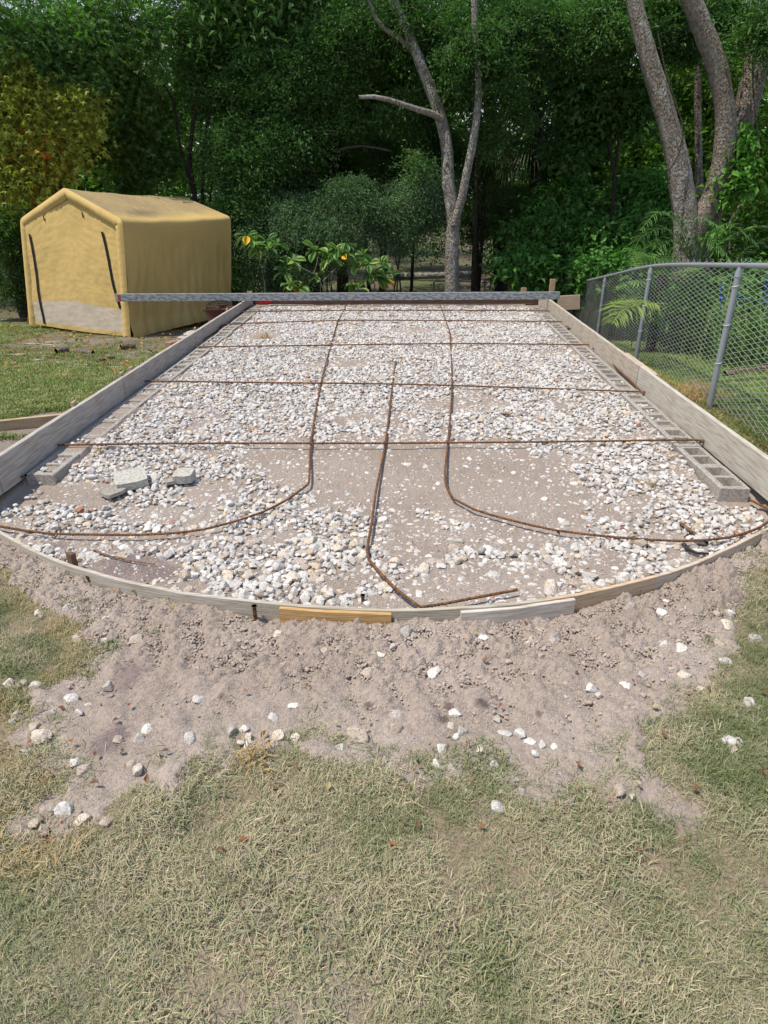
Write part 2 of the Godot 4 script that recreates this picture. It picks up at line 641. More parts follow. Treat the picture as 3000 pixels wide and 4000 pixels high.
func build_grass() -> void:
	var near := tuft_mesh(5, 24, 0.037, 0.045, 1.25, 0.0019)
	var flat := tuft_mesh(6, 18, 0.047, 0.05, 1.8, 0.0022)
	var lawn := tuft_mesh(7, 13, 0.05, 0.05, 1.0, 0.006)
	var nx := []
	var ncs := []
	var fx := []
	var fc := []
	for i in 38000:
		var d := rng.randf_range(0.45, 3.45)
		var hw := 0.42 + d * 0.62
		var x := rng.randf_range(-hw, hw)
		if d > form_front(x) - 0.02 or d > 3.25:
			continue
		var isbare := bare(x, d)
		var fringe := isbare and (not bare(x, d - 0.16) or not bare(x + 0.14, d) or not bare(x - 0.14, d))
		var patch := nz.get_noise_2d(x * 70 + 500, d * 70)
		if isbare:
			if rng.randf() > (0.2 if fringe else 0.004):
				continue
		if patch < -0.22 and rng.randf() < 0.8:
			continue
		if Vector2(x - 0.80, d - 1.30).length() < 0.07 + 0.02 * patch:
			continue
		var edge := 0.0
		if not isbare and (bare(x + 0.12, d) or bare(x - 0.12, d) or bare(x, d + 0.12)):
			edge = 0.35
		var side_green := 0.25 * smoothstep(0.9, 1.6, absf(x)) if d > 2.0 else 0.0
		var dry := 0.71 + 1.1 * nz.get_noise_2d(x * 48, d * 48) + 0.9 * nz.get_noise_2d(x * 150 + 90, d * 150) + edge - side_green
		var c := grass_colour(dry)
		if edge > 0 and x < -0.9 and rng.randf() < 0.5:
			c = Color(0.40, 0.29, 0.155) * rng.randf_range(0.8, 1.3)
		var b := Basis(Vector3.UP, rng.randf() * TAU) * Basis(Vector3(rng.randfn(), 0, rng.randfn()).normalized(), rng.randf() * 0.35)
		b = b.scaled(Vector3.ONE * rng.randf_range(0.6, 1.25) * (1.0 + 0.7 * nz.get_noise_2d(x * 110 + 300, d * 110)))
		var t := Transform3D(b, Vector3(x, base_y(x, d), -d))
		if rng.randf() < clampf(0.3 + dry * 0.45, 0, 0.85):
			fx.append(t)
			fc.append(c)
		else:
			nx.append(t)
			ncs.append(c)
	var o := thing("grass", "dry trampled lawn of mixed straw and green blades in front of the bare sand", "grass")
	o.set_meta("kind", "stuff")
	many("upright_blades", near, M.grass, o, nx, ncs)
	many("flattened_blades", flat, M.grass, o, fx, fc)
	var lx := []
	var lc := []
	for i in 50000:
		var d := 3.3 + pow(rng.randf(), 1.5) * 10.5
		var x := rng.randf_range(-9.0, pad_left(d) - 0.1)
		if x < -0.75 * d - 0.8 or (d > 9.2 and x > -5.9 and x < -2.2 and rng.randf() < 0.9):
			continue
		if sand_patch(x, d):
			continue
		var thin := smoothstep(7.2, 8.6, d + 0.9 * nz.get_noise_2d(x * 30, d * 30))
		if rng.randf() < thin * (0.45 + 0.9 * nz.get_noise_2d(x * 40 + 20, d * 40)):
			continue
		var c := Color(0.135, 0.20, 0.045).lerp(Color(0.25, 0.27, 0.10), clampf(rng.randf() * 0.8 + 0.5 * nz.get_noise_2d(x * 60, d * 60), 0, 1))
		if rng.randf() < 0.13:
			c = Color(0.42, 0.38, 0.2)
		lx.append(Transform3D(Basis(Vector3.UP, rng.randf() * TAU).scaled(Vector3.ONE * rng.randf_range(0.7, 1.35)), Vector3(x, base_y(x, d), -d)))
		lc.append(c * rng.randf_range(0.8, 1.15))
	meta(many("lawn", lawn, M.grass, self, lx, lc), "short green lawn between the tan shelter and the plank form", "grass", "", "stuff")
	lx = []
	lc = []
	for i in 40000:
		var d := 3.6 + pow(rng.randf(), 1.4) * 11.0
		var x := pad_right(d) + 0.12 + rng.randf() * (1.5 + d * 0.45)
		var off := x - pad_right(d)
		if off < 0.75 and d < 8.5 and rng.randf() < 0.93 - off * 0.6:
			continue
		if d > 7.0 and rng.randf() < 0.55 * smoothstep(7.5, 10.5, d + 1.2 * nz.get_noise_2d(x * 40, d * 40)):
			continue
		var c := Color(0.10, 0.19, 0.035).lerp(Color(0.19, 0.27, 0.07), rng.randf())
		if rng.randf() < 0.08:
			c = Color(0.4, 0.33, 0.16)
		lx.append(Transform3D(Basis(Vector3.UP, rng.randf() * TAU).scaled(Vector3.ONE * rng.randf_range(0.7, 1.3)), Vector3(x, base_y(x, d), -d)))
		lc.append(c * rng.randf_range(0.8, 1.15))
	meta(many("lawn", lawn, M.grass, self, lx, lc), "bright green lawn growing behind the chain link fence", "grass", "", "stuff")
	# raked straw along the foot of the fence
	lx = []
	lc = []
	for i in 2600:
		var d := rng.randf_range(3.4, 8.2)
		var x := pad_right(d) + 0.14 + absf(rng.randfn()) * 0.28
		lx.append(Transform3D(Basis(Vector3.UP, rng.randf() * TAU).scaled(Vector3.ONE * rng.randf_range(0.7, 1.5)), Vector3(x, base_y(x, d), -d)))
		lc.append(Color(0.42, 0.29, 0.155).lerp(Color(0.22, 0.14, 0.08), rng.randf()) * rng.randf_range(0.8, 1.2))
	for i in 160:
		var p := on(2690 + rng.randfn() * 40, 1500 + rng.randfn() * 18, 0.1)
		lx.append(Transform3D(Basis(Vector3.UP, rng.randf() * TAU).scaled(Vector3.ONE * 1.5), Vector3(p.x + 0.12, base_y(p.x + 0.12, -p.z) + rng.randf() * 0.08, p.z)))
		lc.append(Color(0.45, 0.30, 0.15) * rng.randf_range(0.7, 1.2))
	meta(many("straw", flat, M.grass, self, lx, lc), "raked brown straw along the foot of the chain link fence", "straw", "", "stuff")

# ------------------------------------------------------------------ gravel, stones, clods
var sparse := [   # photo ellipses with the share of stones that lie there
	[1650, 1860, 620, 150, 0.16], [2050, 1960, 330, 120, 0.2], [1150, 1800, 230, 80, 0.3], [1900, 2260, 330, 100, 0.28], [1620, 2090, 170, 120, 0.35],
	[500, 2210, 230, 70, 0.08], [330, 1920, 180, 50, 0.25], [1980, 2070, 300, 70, 0.35], [2350, 2180, 130, 60, 0.25], [1800, 1590, 200, 40, 0.5],
	[1330, 1430, 130, 22, 0.4], [1000, 1320, 120, 18, 0.4], [1600, 1300, 110, 14, 0.4], [2250, 1330, 120, 16, 0.5], [600, 1990, 240, 35, 0.55], [820, 1900, 120, 40, 0.5], [450, 2090, 380, 45, 0.6], [1650, 2340, 300, 40, 0.15], [1450, 1640, 250, 30, 0.6]]

func density(p: Vector2) -> float:
	var k := 1.0
	for s in sparse:
		var q := Vector2((p.x - s[0]) / s[2], (p.y - s[1]) / s[3]).length() + 0.35 * nz.get_noise_2d(p.x * 0.55, p.y * 0.9)
		k = minf(k, lerpf(s[4], 1.0, smoothstep(0.65, 1.15, q)))
	return k

func stone_colour() -> Color:
	var c := Color(0.56, 0.545, 0.525).lerp(Color(0.69, 0.68, 0.665), rng.randf())
	var r := rng.randf()
	if r < 0.09:
		c = Color(0.45, 0.385, 0.325)
	elif r < 0.15:
		c = Color(0.42, 0.415, 0.41)
	elif r < 0.22:
		c = Color(0.62, 0.53, 0.41)
	elif r < 0.224:
		c = Color(0.42, 0.20, 0.13)
	return c * rng.randf_range(0.82, 1.08)

func stone_basis(size: float) -> Basis:
	var b := Basis(Vector3.UP, rng.randf() * TAU) * Basis(Vector3(rng.randfn(), rng.randfn() * 0.3, rng.randfn()).normalized(), rng.randf_range(0, 0.7))
	return b.scaled(Vector3(size, size * rng.randf_range(0.8, 1.15), size))

func build_gravel() -> void:
	var slots := []
	var d := 2.45
	var step := 0.0315
	while d < 11.62:
		var x := pad_left(d) - 0.1
		while x < pad_right(d) + 0.1:
			var sx := x + rng.randfn() * step * 0.35
			var sd := d + rng.randfn() * step * 0.35
			x += step
			if sd < form_front(sx) + 0.05 or sd > 11.6 or absf(sx) > 2.75:
				continue
			var off := minf(sx - pad_left(sd), pad_right(sd) - sx)
			var pp := px_of(Vector3(sx, 0, -sd))
			if sd > 3.75:
				if off < 0.0:
					continue
				if off < 0.215:
					continue
			elif off < 0.03:
				continue
			var k := density(pp)
			k *= clampf(1.15 + 1.3 * nz.get_noise_2d(sx * 95 + 31, sd * 95), 0.12, 1.0)
			if rng.randf() > k:
				continue
			var size := clampf(0.0385 * exp(rng.randfn() * 0.3), 0.016, 0.078)
			if sd < 3.3 and rng.randf() < 0.5:
				size *= 1.3
			var sink := lerpf(-0.2, 0.16, smoothstep(0.25, 0.95, k) * rng.randf_range(0.4, 1.0))
			var y := pad_y(sx, sd) + size * sink + (0.010 * rng.randf() if k > 0.8 else 0.0)
			slots.append([Vector3(sx, y, -sd), size, pp])
		d += step
	# fines: grit and chips pressed into the sand between the stones
	for i in 16000:
		var gd := 2.45 + 9.1 * pow(rng.randf(), 1.5)
		var gx := rng.randf_range(pad_left(gd) + 0.2, pad_right(gd) - 0.2)
		if gd < form_front(gx) + 0.03 or gd > 11.5:
			continue
		var gs := rng.randf_range(0.007, 0.02)
		slots.append([Vector3(gx, pad_y(gx, gd) + gs * rng.randf_range(-0.25, 0.12), -gd), gs, Vector2(0, 0)])
	# the stones that show largest become objects of their own
	var order := range(slots.size())
	var score := PackedFloat32Array()
	for s in slots:
		var inside: bool = s[2].x > 20 and s[2].x < 2980 and s[2].y < 2370
		score.append((s[1] / (-s[0].z)) if inside else 0.0)
	order.sort_custom(func(a, b): return score[a] > score[b])
	var single := {}
	for i in 165:
		single[order[i]] = true
	var xfs := []
	var cols := []
	for k in stone_meshes.size():
		xfs.append([])
		cols.append([])
	for i in slots.size():
		var s = slots[i]
		var c := stone_colour()
		var v := rng.randi() % stone_meshes.size()
		var t := Transform3D(stone_basis(s[1]), s[0])
		if single.has(i):
			var m: int = rng.randi() % 6
			var o := part("gravel_stone", stone_meshes[v], stone_tints[m], self, t)
			meta(o, stone_words[m] + " gravel stone lying loose inside the curved front form", "stone", "loose gravel stones inside the curved front form")
		else:
			xfs[v].append(t)
			cols[v].append(c)
	# small stones and sand crumbs in the open cores of the blocks
	for side in 2:
		for n in 40:
			for q in 5:
				var dd := 3.95 + n * 0.2 + rng.randf_range(-0.06, 0.06)
				if dd > 11.6:
					continue
				var fill := nz.get_noise_2d(n * 14.0, side * 90.0)
				if fill < -0.15:
					continue
				var cx := (pad_left(dd) + 0.095 if side == 0 else pad_right(dd) - 0.095) + rng.randf_range(-0.05, 0.05)
				var v := rng.randi() % stone_meshes.size()
				xfs[v].append(Transform3D(stone_basis(rng.randf_range(0.025, 0.05)), Vector3(cx, pad_y(cx, dd) + 0.006 + rng.randf() * 0.006, -dd)))
				cols[v].append(stone_colour())
	var o := thing("gravel", "bed of pale limestone gravel spread inside the form", "gravel")
	o.set_meta("kind", "stuff")
	for k in stone_meshes.size():
		many("stones", stone_meshes[k], M.stone, o, xfs[k], cols[k])

var stone_tints: Array = []
var stone_words := ["white pitted limestone", "pale grey limestone", "cream coloured limestone", "sandy beige limestone", "dull grey limestone", "chalky white limestone"]

func build_stones() -> void:
	var a := [   # px, py, width in the photograph, zoom by zoom
		[0, 2200, 0.6028, [500,305,50, 360,232,60, 430,270,60, 685,345,60, 685,400,45, 685,465,50, 890,480,80, 490,470,60, 780,605,60, 1095,645,60, 695,765,65, 50,765,65, 100,775,45, 155,750,55, 225,765,60, 510,950,55, 1270,845,65, 955,1050,70, 1230,1110,70, 760,1125,60, 895,1120,80, 110,970,60, 70,1015,45, 220,1050,70, 270,1130,110, 150,1225,50, 475,1295,65, 535,1340,75, 850,1295,55, 890,1335,70, 1500,1070,75, 1610,1105,60, 1610,1160,50, 1560,1130,50, 1580,1050,55, 465,1460,60, 430,1600,110, 225,1690,70, 280,1740,80, 170,1750,70, 530,1660,80, 680,1680,80, 310,1610,90, 440,870,90, 575,900,45, 350,935,45, 265,320,45, 240,300,60]],
		[1000, 2300, 0.6028, [285,265,55, 450,385,80, 525,370,60, 135,270,60, 585,440,45, 810,425,60, 965,285,70, 1020,300,50, 890,370,45, 1155,515,80, 735,520,70, 880,670,60, 908,797,75, 1000,815,60, 1285,775,85, 1265,855,50, 1340,900,75, 1305,930,45, 1565,810,60, 1615,910,90, 1200,1005,65, 1455,1020,60, 550,1015,65, 410,1060,60, 1170,1120,60, 1265,1155,70, 1560,1415,85, 905,890,80, 645,930,120, 145,940,80, 255,945,60, 105,800,60, 230,720,65, 1540,1120,50, 1470,305,60, 1350,370,40, 20,500,50, 1350,1300,60, 1590,1310,40]],
		[2000, 2200, 0.6028, [280,475,75, 150,470,60, 110,490,45, 1110,515,75, 845,690,55, 1110,680,70, 520,770,60, 740,750,65, 20,790,55, 350,825,30, 570,820,40, 1360,500,85, 1385,605,60, 1585,460,90, 1420,305,60, 1330,310,45, 765,280,75, 970,300,60, 1130,275,45, 1175,262,50, 990,500,55, 1400,380,70, 1540,905,75, 1615,930,55, 1230,790,50, 1165,825,35, 60,1080,80, 125,1135,65, 195,1160,50, 280,1170,60, 150,1220,50, 515,1205,40, 300,1360,60, 20,1390,45, 70,1465,55, 690,1480,70, 1390,1155,80, 1470,1165,70, 1430,1210,80, 780,1510,50, 240,1380,60, 1580,1015,60, 285,300,45, 1000,235,40, 1330,205,50]]]
	for z in a:
		var l: Array = z[3]
		for i in range(0, l.size(), 3):
			var p := on(z[0] + l[i] * z[2], z[1] + l[i + 1] * z[2], -0.045)
			if -p.z > form_front(p.x) - 0.05:
				continue
			p.y = base_y(p.x, -p.z)
			var dep := -p.z * cos(PITCH) + (EYE - p.y) * sin(PITCH)
			var size: float = l[i + 2] * z[2] / FOCAL * dep * 1.45
			var m: int = [0, 1, 2, 3, 3, 4, 4, 5][rng.randi() % 8]
			p.y += size * rng.randf_range(-0.06, 0.16)
			var lawn := not bare(p.x, -p.z)
			var where := "lying on trampled grass beside the bare sand" if lawn else "half sunk in the bare sand in front of the form"
			var o := part("stone", stone_meshes[rng.randi() % stone_meshes.size()], stone_tints[m], self, Transform3D(stone_basis(size), p))
			meta(o, stone_words[m] + " stone " + where, "stone", "stones scattered over the sand and grass in front of the form")
	# crumbs of sand
	var xfs := []
	var cols := []
	for i in 60000:
		if xfs.size() > 14000:
			break
		var x := rng.randf_range(-2.3, 2.3)
		var d := form_front(x) - absf(rng.randfn()) * 0.42 - 0.03
		if d < 1.3 or d > 3.4 or not bare(x, d):
			continue
		var r := rough_at(x, d)
		if rng.randf() > r * 1.1 + 0.04:
			continue
		var size := 0.007 + 0.013 * pow(rng.randf(), 2.6) + (0.02 * rng.randf() if rng.randf() < 0.03 else 0.0)
		xfs.append(Transform3D(stone_basis(size), Vector3(x, base_y(x, d) + r * 0.006 - 0.001, -d)))
		cols.append(sand_colour(x, d) * rng.randf_range(0.82, 0.98))
	meta(many("sand_crumbs", lump(900, 4, 1), M.plain, self, xfs, cols), "crumbly clods of damp grey sand heaped against the form", "sand", "", "stuff")

# ------------------------------------------------------------------ form boards, blocks, rebar
func block_mesh(seed_: int) -> ArrayMesh:      # a hollow block: 0.19 wide (x), 0.19 high, 0.392 long (z), two open cores
	var r := RandomNumberGenerator.new()
	r.seed = seed_
	var st := st_new()
	var w := 0.095
	var l := 0.196
	var top := 0.05
	var bot := -0.14
	var tone := r.randf_range(0.88, 1.05)
	var c := Color(0.47, 0.445, 0.415) * tone
	var ch := 0.006
	var zs := [-l + ch, -0.162, -0.017, 0.017, 0.162, l - ch]
	var xi := 0.062
	var P := func(x: float, y: float, z: float) -> Vector3:
		return Vector3(x + r.randfn() * 0.0012, y + r.randfn() * 0.0008, z + r.randfn() * 0.0012)
	# top web and face shells
	for i in 5:
		quad(st, Vector3(-w + ch, top, zs[i]), Vector3(-xi, top, zs[i]), Vector3(-xi, top, zs[i + 1]), Vector3(-w + ch, top, zs[i + 1]), c)
		quad(st, Vector3(xi, top, zs[i]), Vector3(w - ch, top, zs[i]), Vector3(w - ch, top, zs[i + 1]), Vector3(xi, top, zs[i + 1]), c)
		if i != 1 and i != 3:
			quad(st, Vector3(-xi, top, zs[i]), Vector3(xi, top, zs[i]), Vector3(xi, top, zs[i + 1]), Vector3(-xi, top, zs[i + 1]), c)
	for i in [1, 3]:
		var a: float = zs[i]
		var b: float = zs[i + 1]
		var q := 0.016
		var rim := [Vector3(-xi, top, a), Vector3(xi, top, a), Vector3(xi, top, b), Vector3(-xi, top, b)]
		var low := [Vector3(-xi + q, bot, a + q), Vector3(xi - q, bot, a + q), Vector3(xi - q, bot, b - q), Vector3(-xi + q, bot, b - q)]
		for k in 4:
			quad(st, rim[k], rim[(k + 1) % 4], low[(k + 1) % 4], low[k], c * 0.97)
	# chamfers and sides
	var t := [Vector3(-w + ch, top, -l + ch), Vector3(w - ch, top, -l + ch), Vector3(w - ch, top, l - ch), Vector3(-w + ch, top, l - ch)]
	var s := [Vector3(-w, top - ch, -l), Vector3(w, top - ch, -l), Vector3(w, top - ch, l), Vector3(-w, top - ch, l)]
	var bt := [Vector3(-w, bot, -l), Vector3(w, bot, -l), Vector3(w, bot, l), Vector3(-w, bot, l)]
	for k in 4:
		var k2 := (k + 1) % 4
		quad(st, t[k], t[k2], P.call(s[k2].x, s[k2].y, s[k2].z), P.call(s[k].x, s[k].y, s[k].z), c)
		quad(st, s[k], s[k2], bt[k2], bt[k], c)
	return done(st)

func ordinal(n: int) -> String:
	return ["first", "second", "third", "fourth", "fifth", "sixth", "seventh", "eighth", "ninth", "tenth", "eleventh", "twelfth", "thirteenth", "fourteenth", "fifteenth", "sixteenth", "seventeenth", "eighteenth", "nineteenth", "twentieth"][n]

func build_blocks() -> void:
	var meshes := []
	for i in 5:
		meshes.append(block_mesh(300 + i))
	for side in 2:
		var d0 := 4.09 if side == 0 else 3.86
		var kx := 0.0241 if side == 0 else 0.0404
		for n in (18 if side == 0 else 19):
			var d := d0 + 0.2 + n * 0.4
			var x := pad_left(d) + 0.095 if side == 0 else pad_right(d) - 0.095
			var b := Basis(Vector3.UP, -kx + rng.randfn() * 0.006)
			var o := part("concrete_block", meshes[rng.randi() % 5], M.concrete, self, Transform3D(b, Vector3(x + rng.randfn() * 0.003, rng.randfn() * 0.002, -d)))
			meta(o, "hollow grey concrete block, %s from the front of the row beside the %s form" % [ordinal(n), "tent-side plank" if side == 0 else "fence-side plank"], "concrete block", "hollow blocks laid along the plank forms")
	for n in 11:
		var x := -2.0 + n * 0.4 + 0.2
		var o := part("concrete_block", meshes[rng.randi() % 5], M.concrete, self, Transform3D(Basis(Vector3.UP, PI / 2 + rng.randfn() * 0.006), Vector3(x, rng.randfn() * 0.002, -11.68 + x * 0.02)))
		meta(o, "hollow grey concrete block, %s from the tent end of the far cross row" % ordinal(n), "concrete block", "hollow blocks laid along the plank forms")

func build_forms() -> void:
	var grey := Color(0.43, 0.405, 0.375)
	# tent-side planks
	var lx := func(d: float) -> float: return pad_left(d) - 0.035 - 0.019 - 0.03 * smoothstep(4.0, 9.0, d)
	var ly := func(d: float) -> float: return lerpf(0.245, 0.175, (d - 4.0) / 7.2)
	var runs := [[3.02, 3.86, "short grey plank at the front end of the tent-side form"], [3.865, 6.0, "long grey plank with rust brown stains in the tent-side form"], [6.005, 6.75, "short splice plank with a rusty smear in the tent-side form"], [6.755, 11.95, "longest weathered plank of the tent-side form reaching the far corner"]]
	for r in runs:
		var a := Vector3(lx.call(r[0]), ly.call(r[0]) - 0.235, -r[0])
		var b := Vector3(lx.call(r[1]), ly.call(r[1]) - 0.235, -r[1])
		one("form_plank", straight(a, b, 0.038, 0.235, grey * rng.randf_range(0.94, 1.05), null), M.plank_z, r[2], "plank", Transform3D.IDENTITY, "planks of the concrete form")
	# fence-side planks
	var rx := func(d: float) -> float: return pad_right(d) + 0.03 + 0.019
	var ry := func(d: float) -> float: return lerpf(0.266, 0.222, (d - 3.8) / 7.4)
	runs = [[3.15, 6.38, "pale grey plank with knots beside the nearest fence post"], [6.385, 7.35, "short plank with a dark rust streak in the fence-side form"], [7.355, 12.0, "long pale plank of the fence-side form reaching the far corner"]]
	var tones := [Color(0.50, 0.485, 0.43), Color(0.47, 0.42, 0.36), Color(0.47, 0.435, 0.375)]
	for i in 3:
		var r = runs[i]
		var a := Vector3(rx.call(r[0]), ry.call(r[0]) - 0.235, -r[0])
		var b := Vector3(rx.call(r[1]), ry.call(r[1]) - 0.235, -r[1])
		one("form_plank", straight(a, b, 0.038, 0.235, tones[i], null), M.plank_z, r[2], "plank", Transform3D.IDENTITY, "planks of the concrete form")
	var q := Vector3(rx.call(6.3) + 0.036, ry.call(6.3) - 0.24, -6.05)
	one("splice_board", straight(q, Vector3(rx.call(7.0) + 0.036, q.y, -7.0), 0.03, 0.235, Color(0.52, 0.43, 0.32)), M.plank_z, "offcut board nailed behind the joint of the fence-side form", "board")
	# the far cross form, its offcut by the fence and stakes
	one("form_plank", straight(Vector3(-2.27, -0.03, -12.02), Vector3(2.78, -0.03, -12.05), 0.038, 0.245, Color(0.135, 0.085, 0.06)), M.plank_x, "dark brown plank closing the far end of the form", "plank", Transform3D.IDENTITY, "planks of the concrete form")
	var e0 := at(2178, 1212, 11.75)
	var e1 := at(2265, 1208, 11.6)
	one("offcut_plank", straight(e0, e1, 0.038, at(2178, 1156, 11.75).y - e0.y, Color(0.42, 0.335, 0.255)), M.plank_x, "weathered offcut plank sticking out past the form towards the fence", "plank")
	for s in [[2160, 1090, 11.5, "tallest pale wooden stake with nails at the screed's fence end"], [2046, 1124, 12.1, "short wooden stake standing just behind the screed"], [975, 1138, 12.1, "small stake top standing behind the screed near the tent-side form"]]:
		var top := at(s[0], s[1], s[2])
		var w := 0.085 if s[2] < 12 else 0.09
		one("wooden_stake", box_mesh(Vector3(w, top.y + 0.5, 0.036), Color(0.50, 0.35, 0.20)), M.wood_y, s[3], "stake", Transform3D(Basis(Vector3.UP, 0.05), Vector3(top.x, -0.5, top.z)), "wooden stakes at the far end")
	# braces on the outer side of the tent-side form
	for s in [[5.1, 0.9], [6.35, 0.4], [6.1, 0.8], [8.6, 0.5], [10.3, 0.5]]:
		var d: float = s[0]
		one("wooden_stake", box_mesh(Vector3(0.02, 0.42, 0.075), Color(0.48, 0.36, 0.24)), M.wood_y, "splintered stake driven against the outside of the tent-side form", "stake", Transform3D(Basis(Vector3.UP, rng.randf_range(-0.2, 0.2)), Vector3(lx.call(d) - 0.031, ly.call(d) - 0.40 + 0.012 * s[1], -d)), "stakes outside the tent-side form")
	var t0 := hit(0, 1715) + Vector3(0, 0.06, 0)
	one("loose_timber", straight(t0 + Vector3(-0.9, -0.06, 0.12), t0 + Vector3(0.34, -0.06, -0.38), 0.04, 0.09, Color(0.45, 0.35, 0.235)), M.plank_x, "loose timber lying outside the tent-side form on the sand", "timber")
	# long screed resting on both planks
	var sl := Vector3(-4.40, 0.19, -11.17)
	var sr := Vector3(2.875, 0.222, -11.17)
	var screed := thing("screed", "long cement smeared grey metal screed bar resting across the form", "screed")
	part("bar", straight(sl, sr, 0.042, 0.118, Color(0.40, 0.40, 0.395), null, 0.003, 14), M.screed, screed)
	var cap := part("end_mark", straight(sl + Vector3(0.045, 0.014, 0.0228), sl + Vector3(0.085, 0.014, 0.0228), 0.004, 0.088, Color(0.50, 0.03, 0.03), null, 0.0, 1), M.plain, screed)
	meta(cap, "red painted mark near the screed's tent end")
	# curved front form, in bent boards
	var groups := [[0.0, 0.405, "bent grey board forming the tent-side half of the curved front", Color(0.46, 0.44, 0.385)], [0.405, 0.66, "bent board with pale edge at the middle of the curved front", Color(0.43, 0.40, 0.33)], [0.66, 0.775, "bent pale orange board next to the fence-side end board of the curved front", Color(0.55, 0.43, 0.30)], [0.775, 1.0, "bent pine board with orange end at the fence side of the curved front", Color(0.54, 0.465, 0.375)]]
	var ctrl := []
	for p in form_poly:
		ctrl.append(Vector3(p.x, 0, -p.y))
	var line := spline(ctrl, 0.04)
	var n := line.size()
	for g in groups:
		var pts := []
		var ss := []
		var us := []
		for i in range(int(g[0] * (n - 1)), int(g[1] * (n - 1)) + 1):
			var f: Vector3 = (line[mini(i + 1, n - 1)] - line[maxi(i - 1, 0)]).normalized()
			pts.append(line[i] + Vector3(0, form_top - 0.14 + 0.004 * nz.get_noise_1d(i * 6.0), 0))
			ss.append(f.cross(Vector3.UP).normalized())
			us.append(Vector3.UP)
		one("bent_board", beam(pts, ss, us, 0.021, 0.14, g[3], null, 0.002), M.plank_x, g[2], "board", Transform3D.IDENTITY, "bent boards of the curved front form")
	for s in [[1092, 2378, 1528, 2400, Color(0.50, 0.33, 0.15), "short orange brown board scabbed onto the outside of the curved form"], [1800, 2392, 2246, 2345, Color(0.56, 0.52, 0.46), "pale splice board with a nail hole outside the curved form"]]:
		var a := on(s[0], s[1], form_top)
		var b := on(s[2], s[3], form_top)
		var pts := []
		var ss := []
		var us := []
		for i in 13:
			var x := lerpf(a.x, b.x, i / 12.0)
			var dd := form_front(x)
			var f := Vector3(0.02, 0, -(form_front(x + 0.01) - form_front(x - 0.01))).normalized()
			var sd := f.cross(Vector3.UP).normalized()
			pts.append(Vector3(x, form_top - 0.145, -dd) + sd * 0.0235)
			ss.append(sd)
			us.append(Vector3.UP)
		one("splice_board", beam(pts, ss, us, 0.021, 0.138, s[4], null, 0.002), M.plank_x, s[5], "board")
	# stakes along the curved form
	for s in [[992, 2362, 0.0095, 0.0, "rusty round steel stake outside the curved form beside the orange board"], [1417, 2320, 0.0085, 0.0, "rusty nail-headed steel stake inside the curved form"], [343, 2247, 0.0095, -0.03, "rusty steel stake head just above the heaped sand"]]:
		var p := on(s[0], s[1], form_top + s[3] + 0.005)
		p.y = form_top + s[3]
		var o := thing("steel_stake", s[4], "stake", Vector3(p.x, 0, p.z), 0, "steel stakes along the curved form")
		part("shaft", tube_mesh([Vector3(0, -0.25, 0), Vector3(0, p.y - 0.006, 0)], [s[2], s[2]], 12, Color(0.9, 0.8, 0.75)), M.rust, o)
		part("head", tube_mesh([Vector3(0, p.y - 0.006, 0), Vector3(0, p.y - 0.003, 0), Vector3(0, p.y, 0)], [s[2] * 1.15, s[2] * 1.45, s[2] * 1.3], 12, Color(1.2, 0.9, 0.75)), M.rust, o)
	var wp := on(275, 2160, form_top + 0.05)
	one("wooden_stake", box_mesh(Vector3(0.038, 0.3, 0.03), Color(0.16, 0.105, 0.065)), M.wood_y, "dark square wooden stake just inside the curved form", "stake", Transform3D(Basis(Vector3.UP, -0.5), Vector3(wp.x, form_top + 0.05 - 0.3, wp.z)))

var form_top := 0.02

func bar_mesh(ctrl: Array, r := 0.007, rib := true) -> ArrayMesh:
	var pts := spline(ctrl, 0.009 if rib else 0.03)
	var radii := []
	for i in pts.size():
		radii.append(r * (1.0 + (0.2 if i % 2 == 0 else -0.1)) if rib else r)
	return tube_mesh(pts, radii, 6, Color.WHITE)

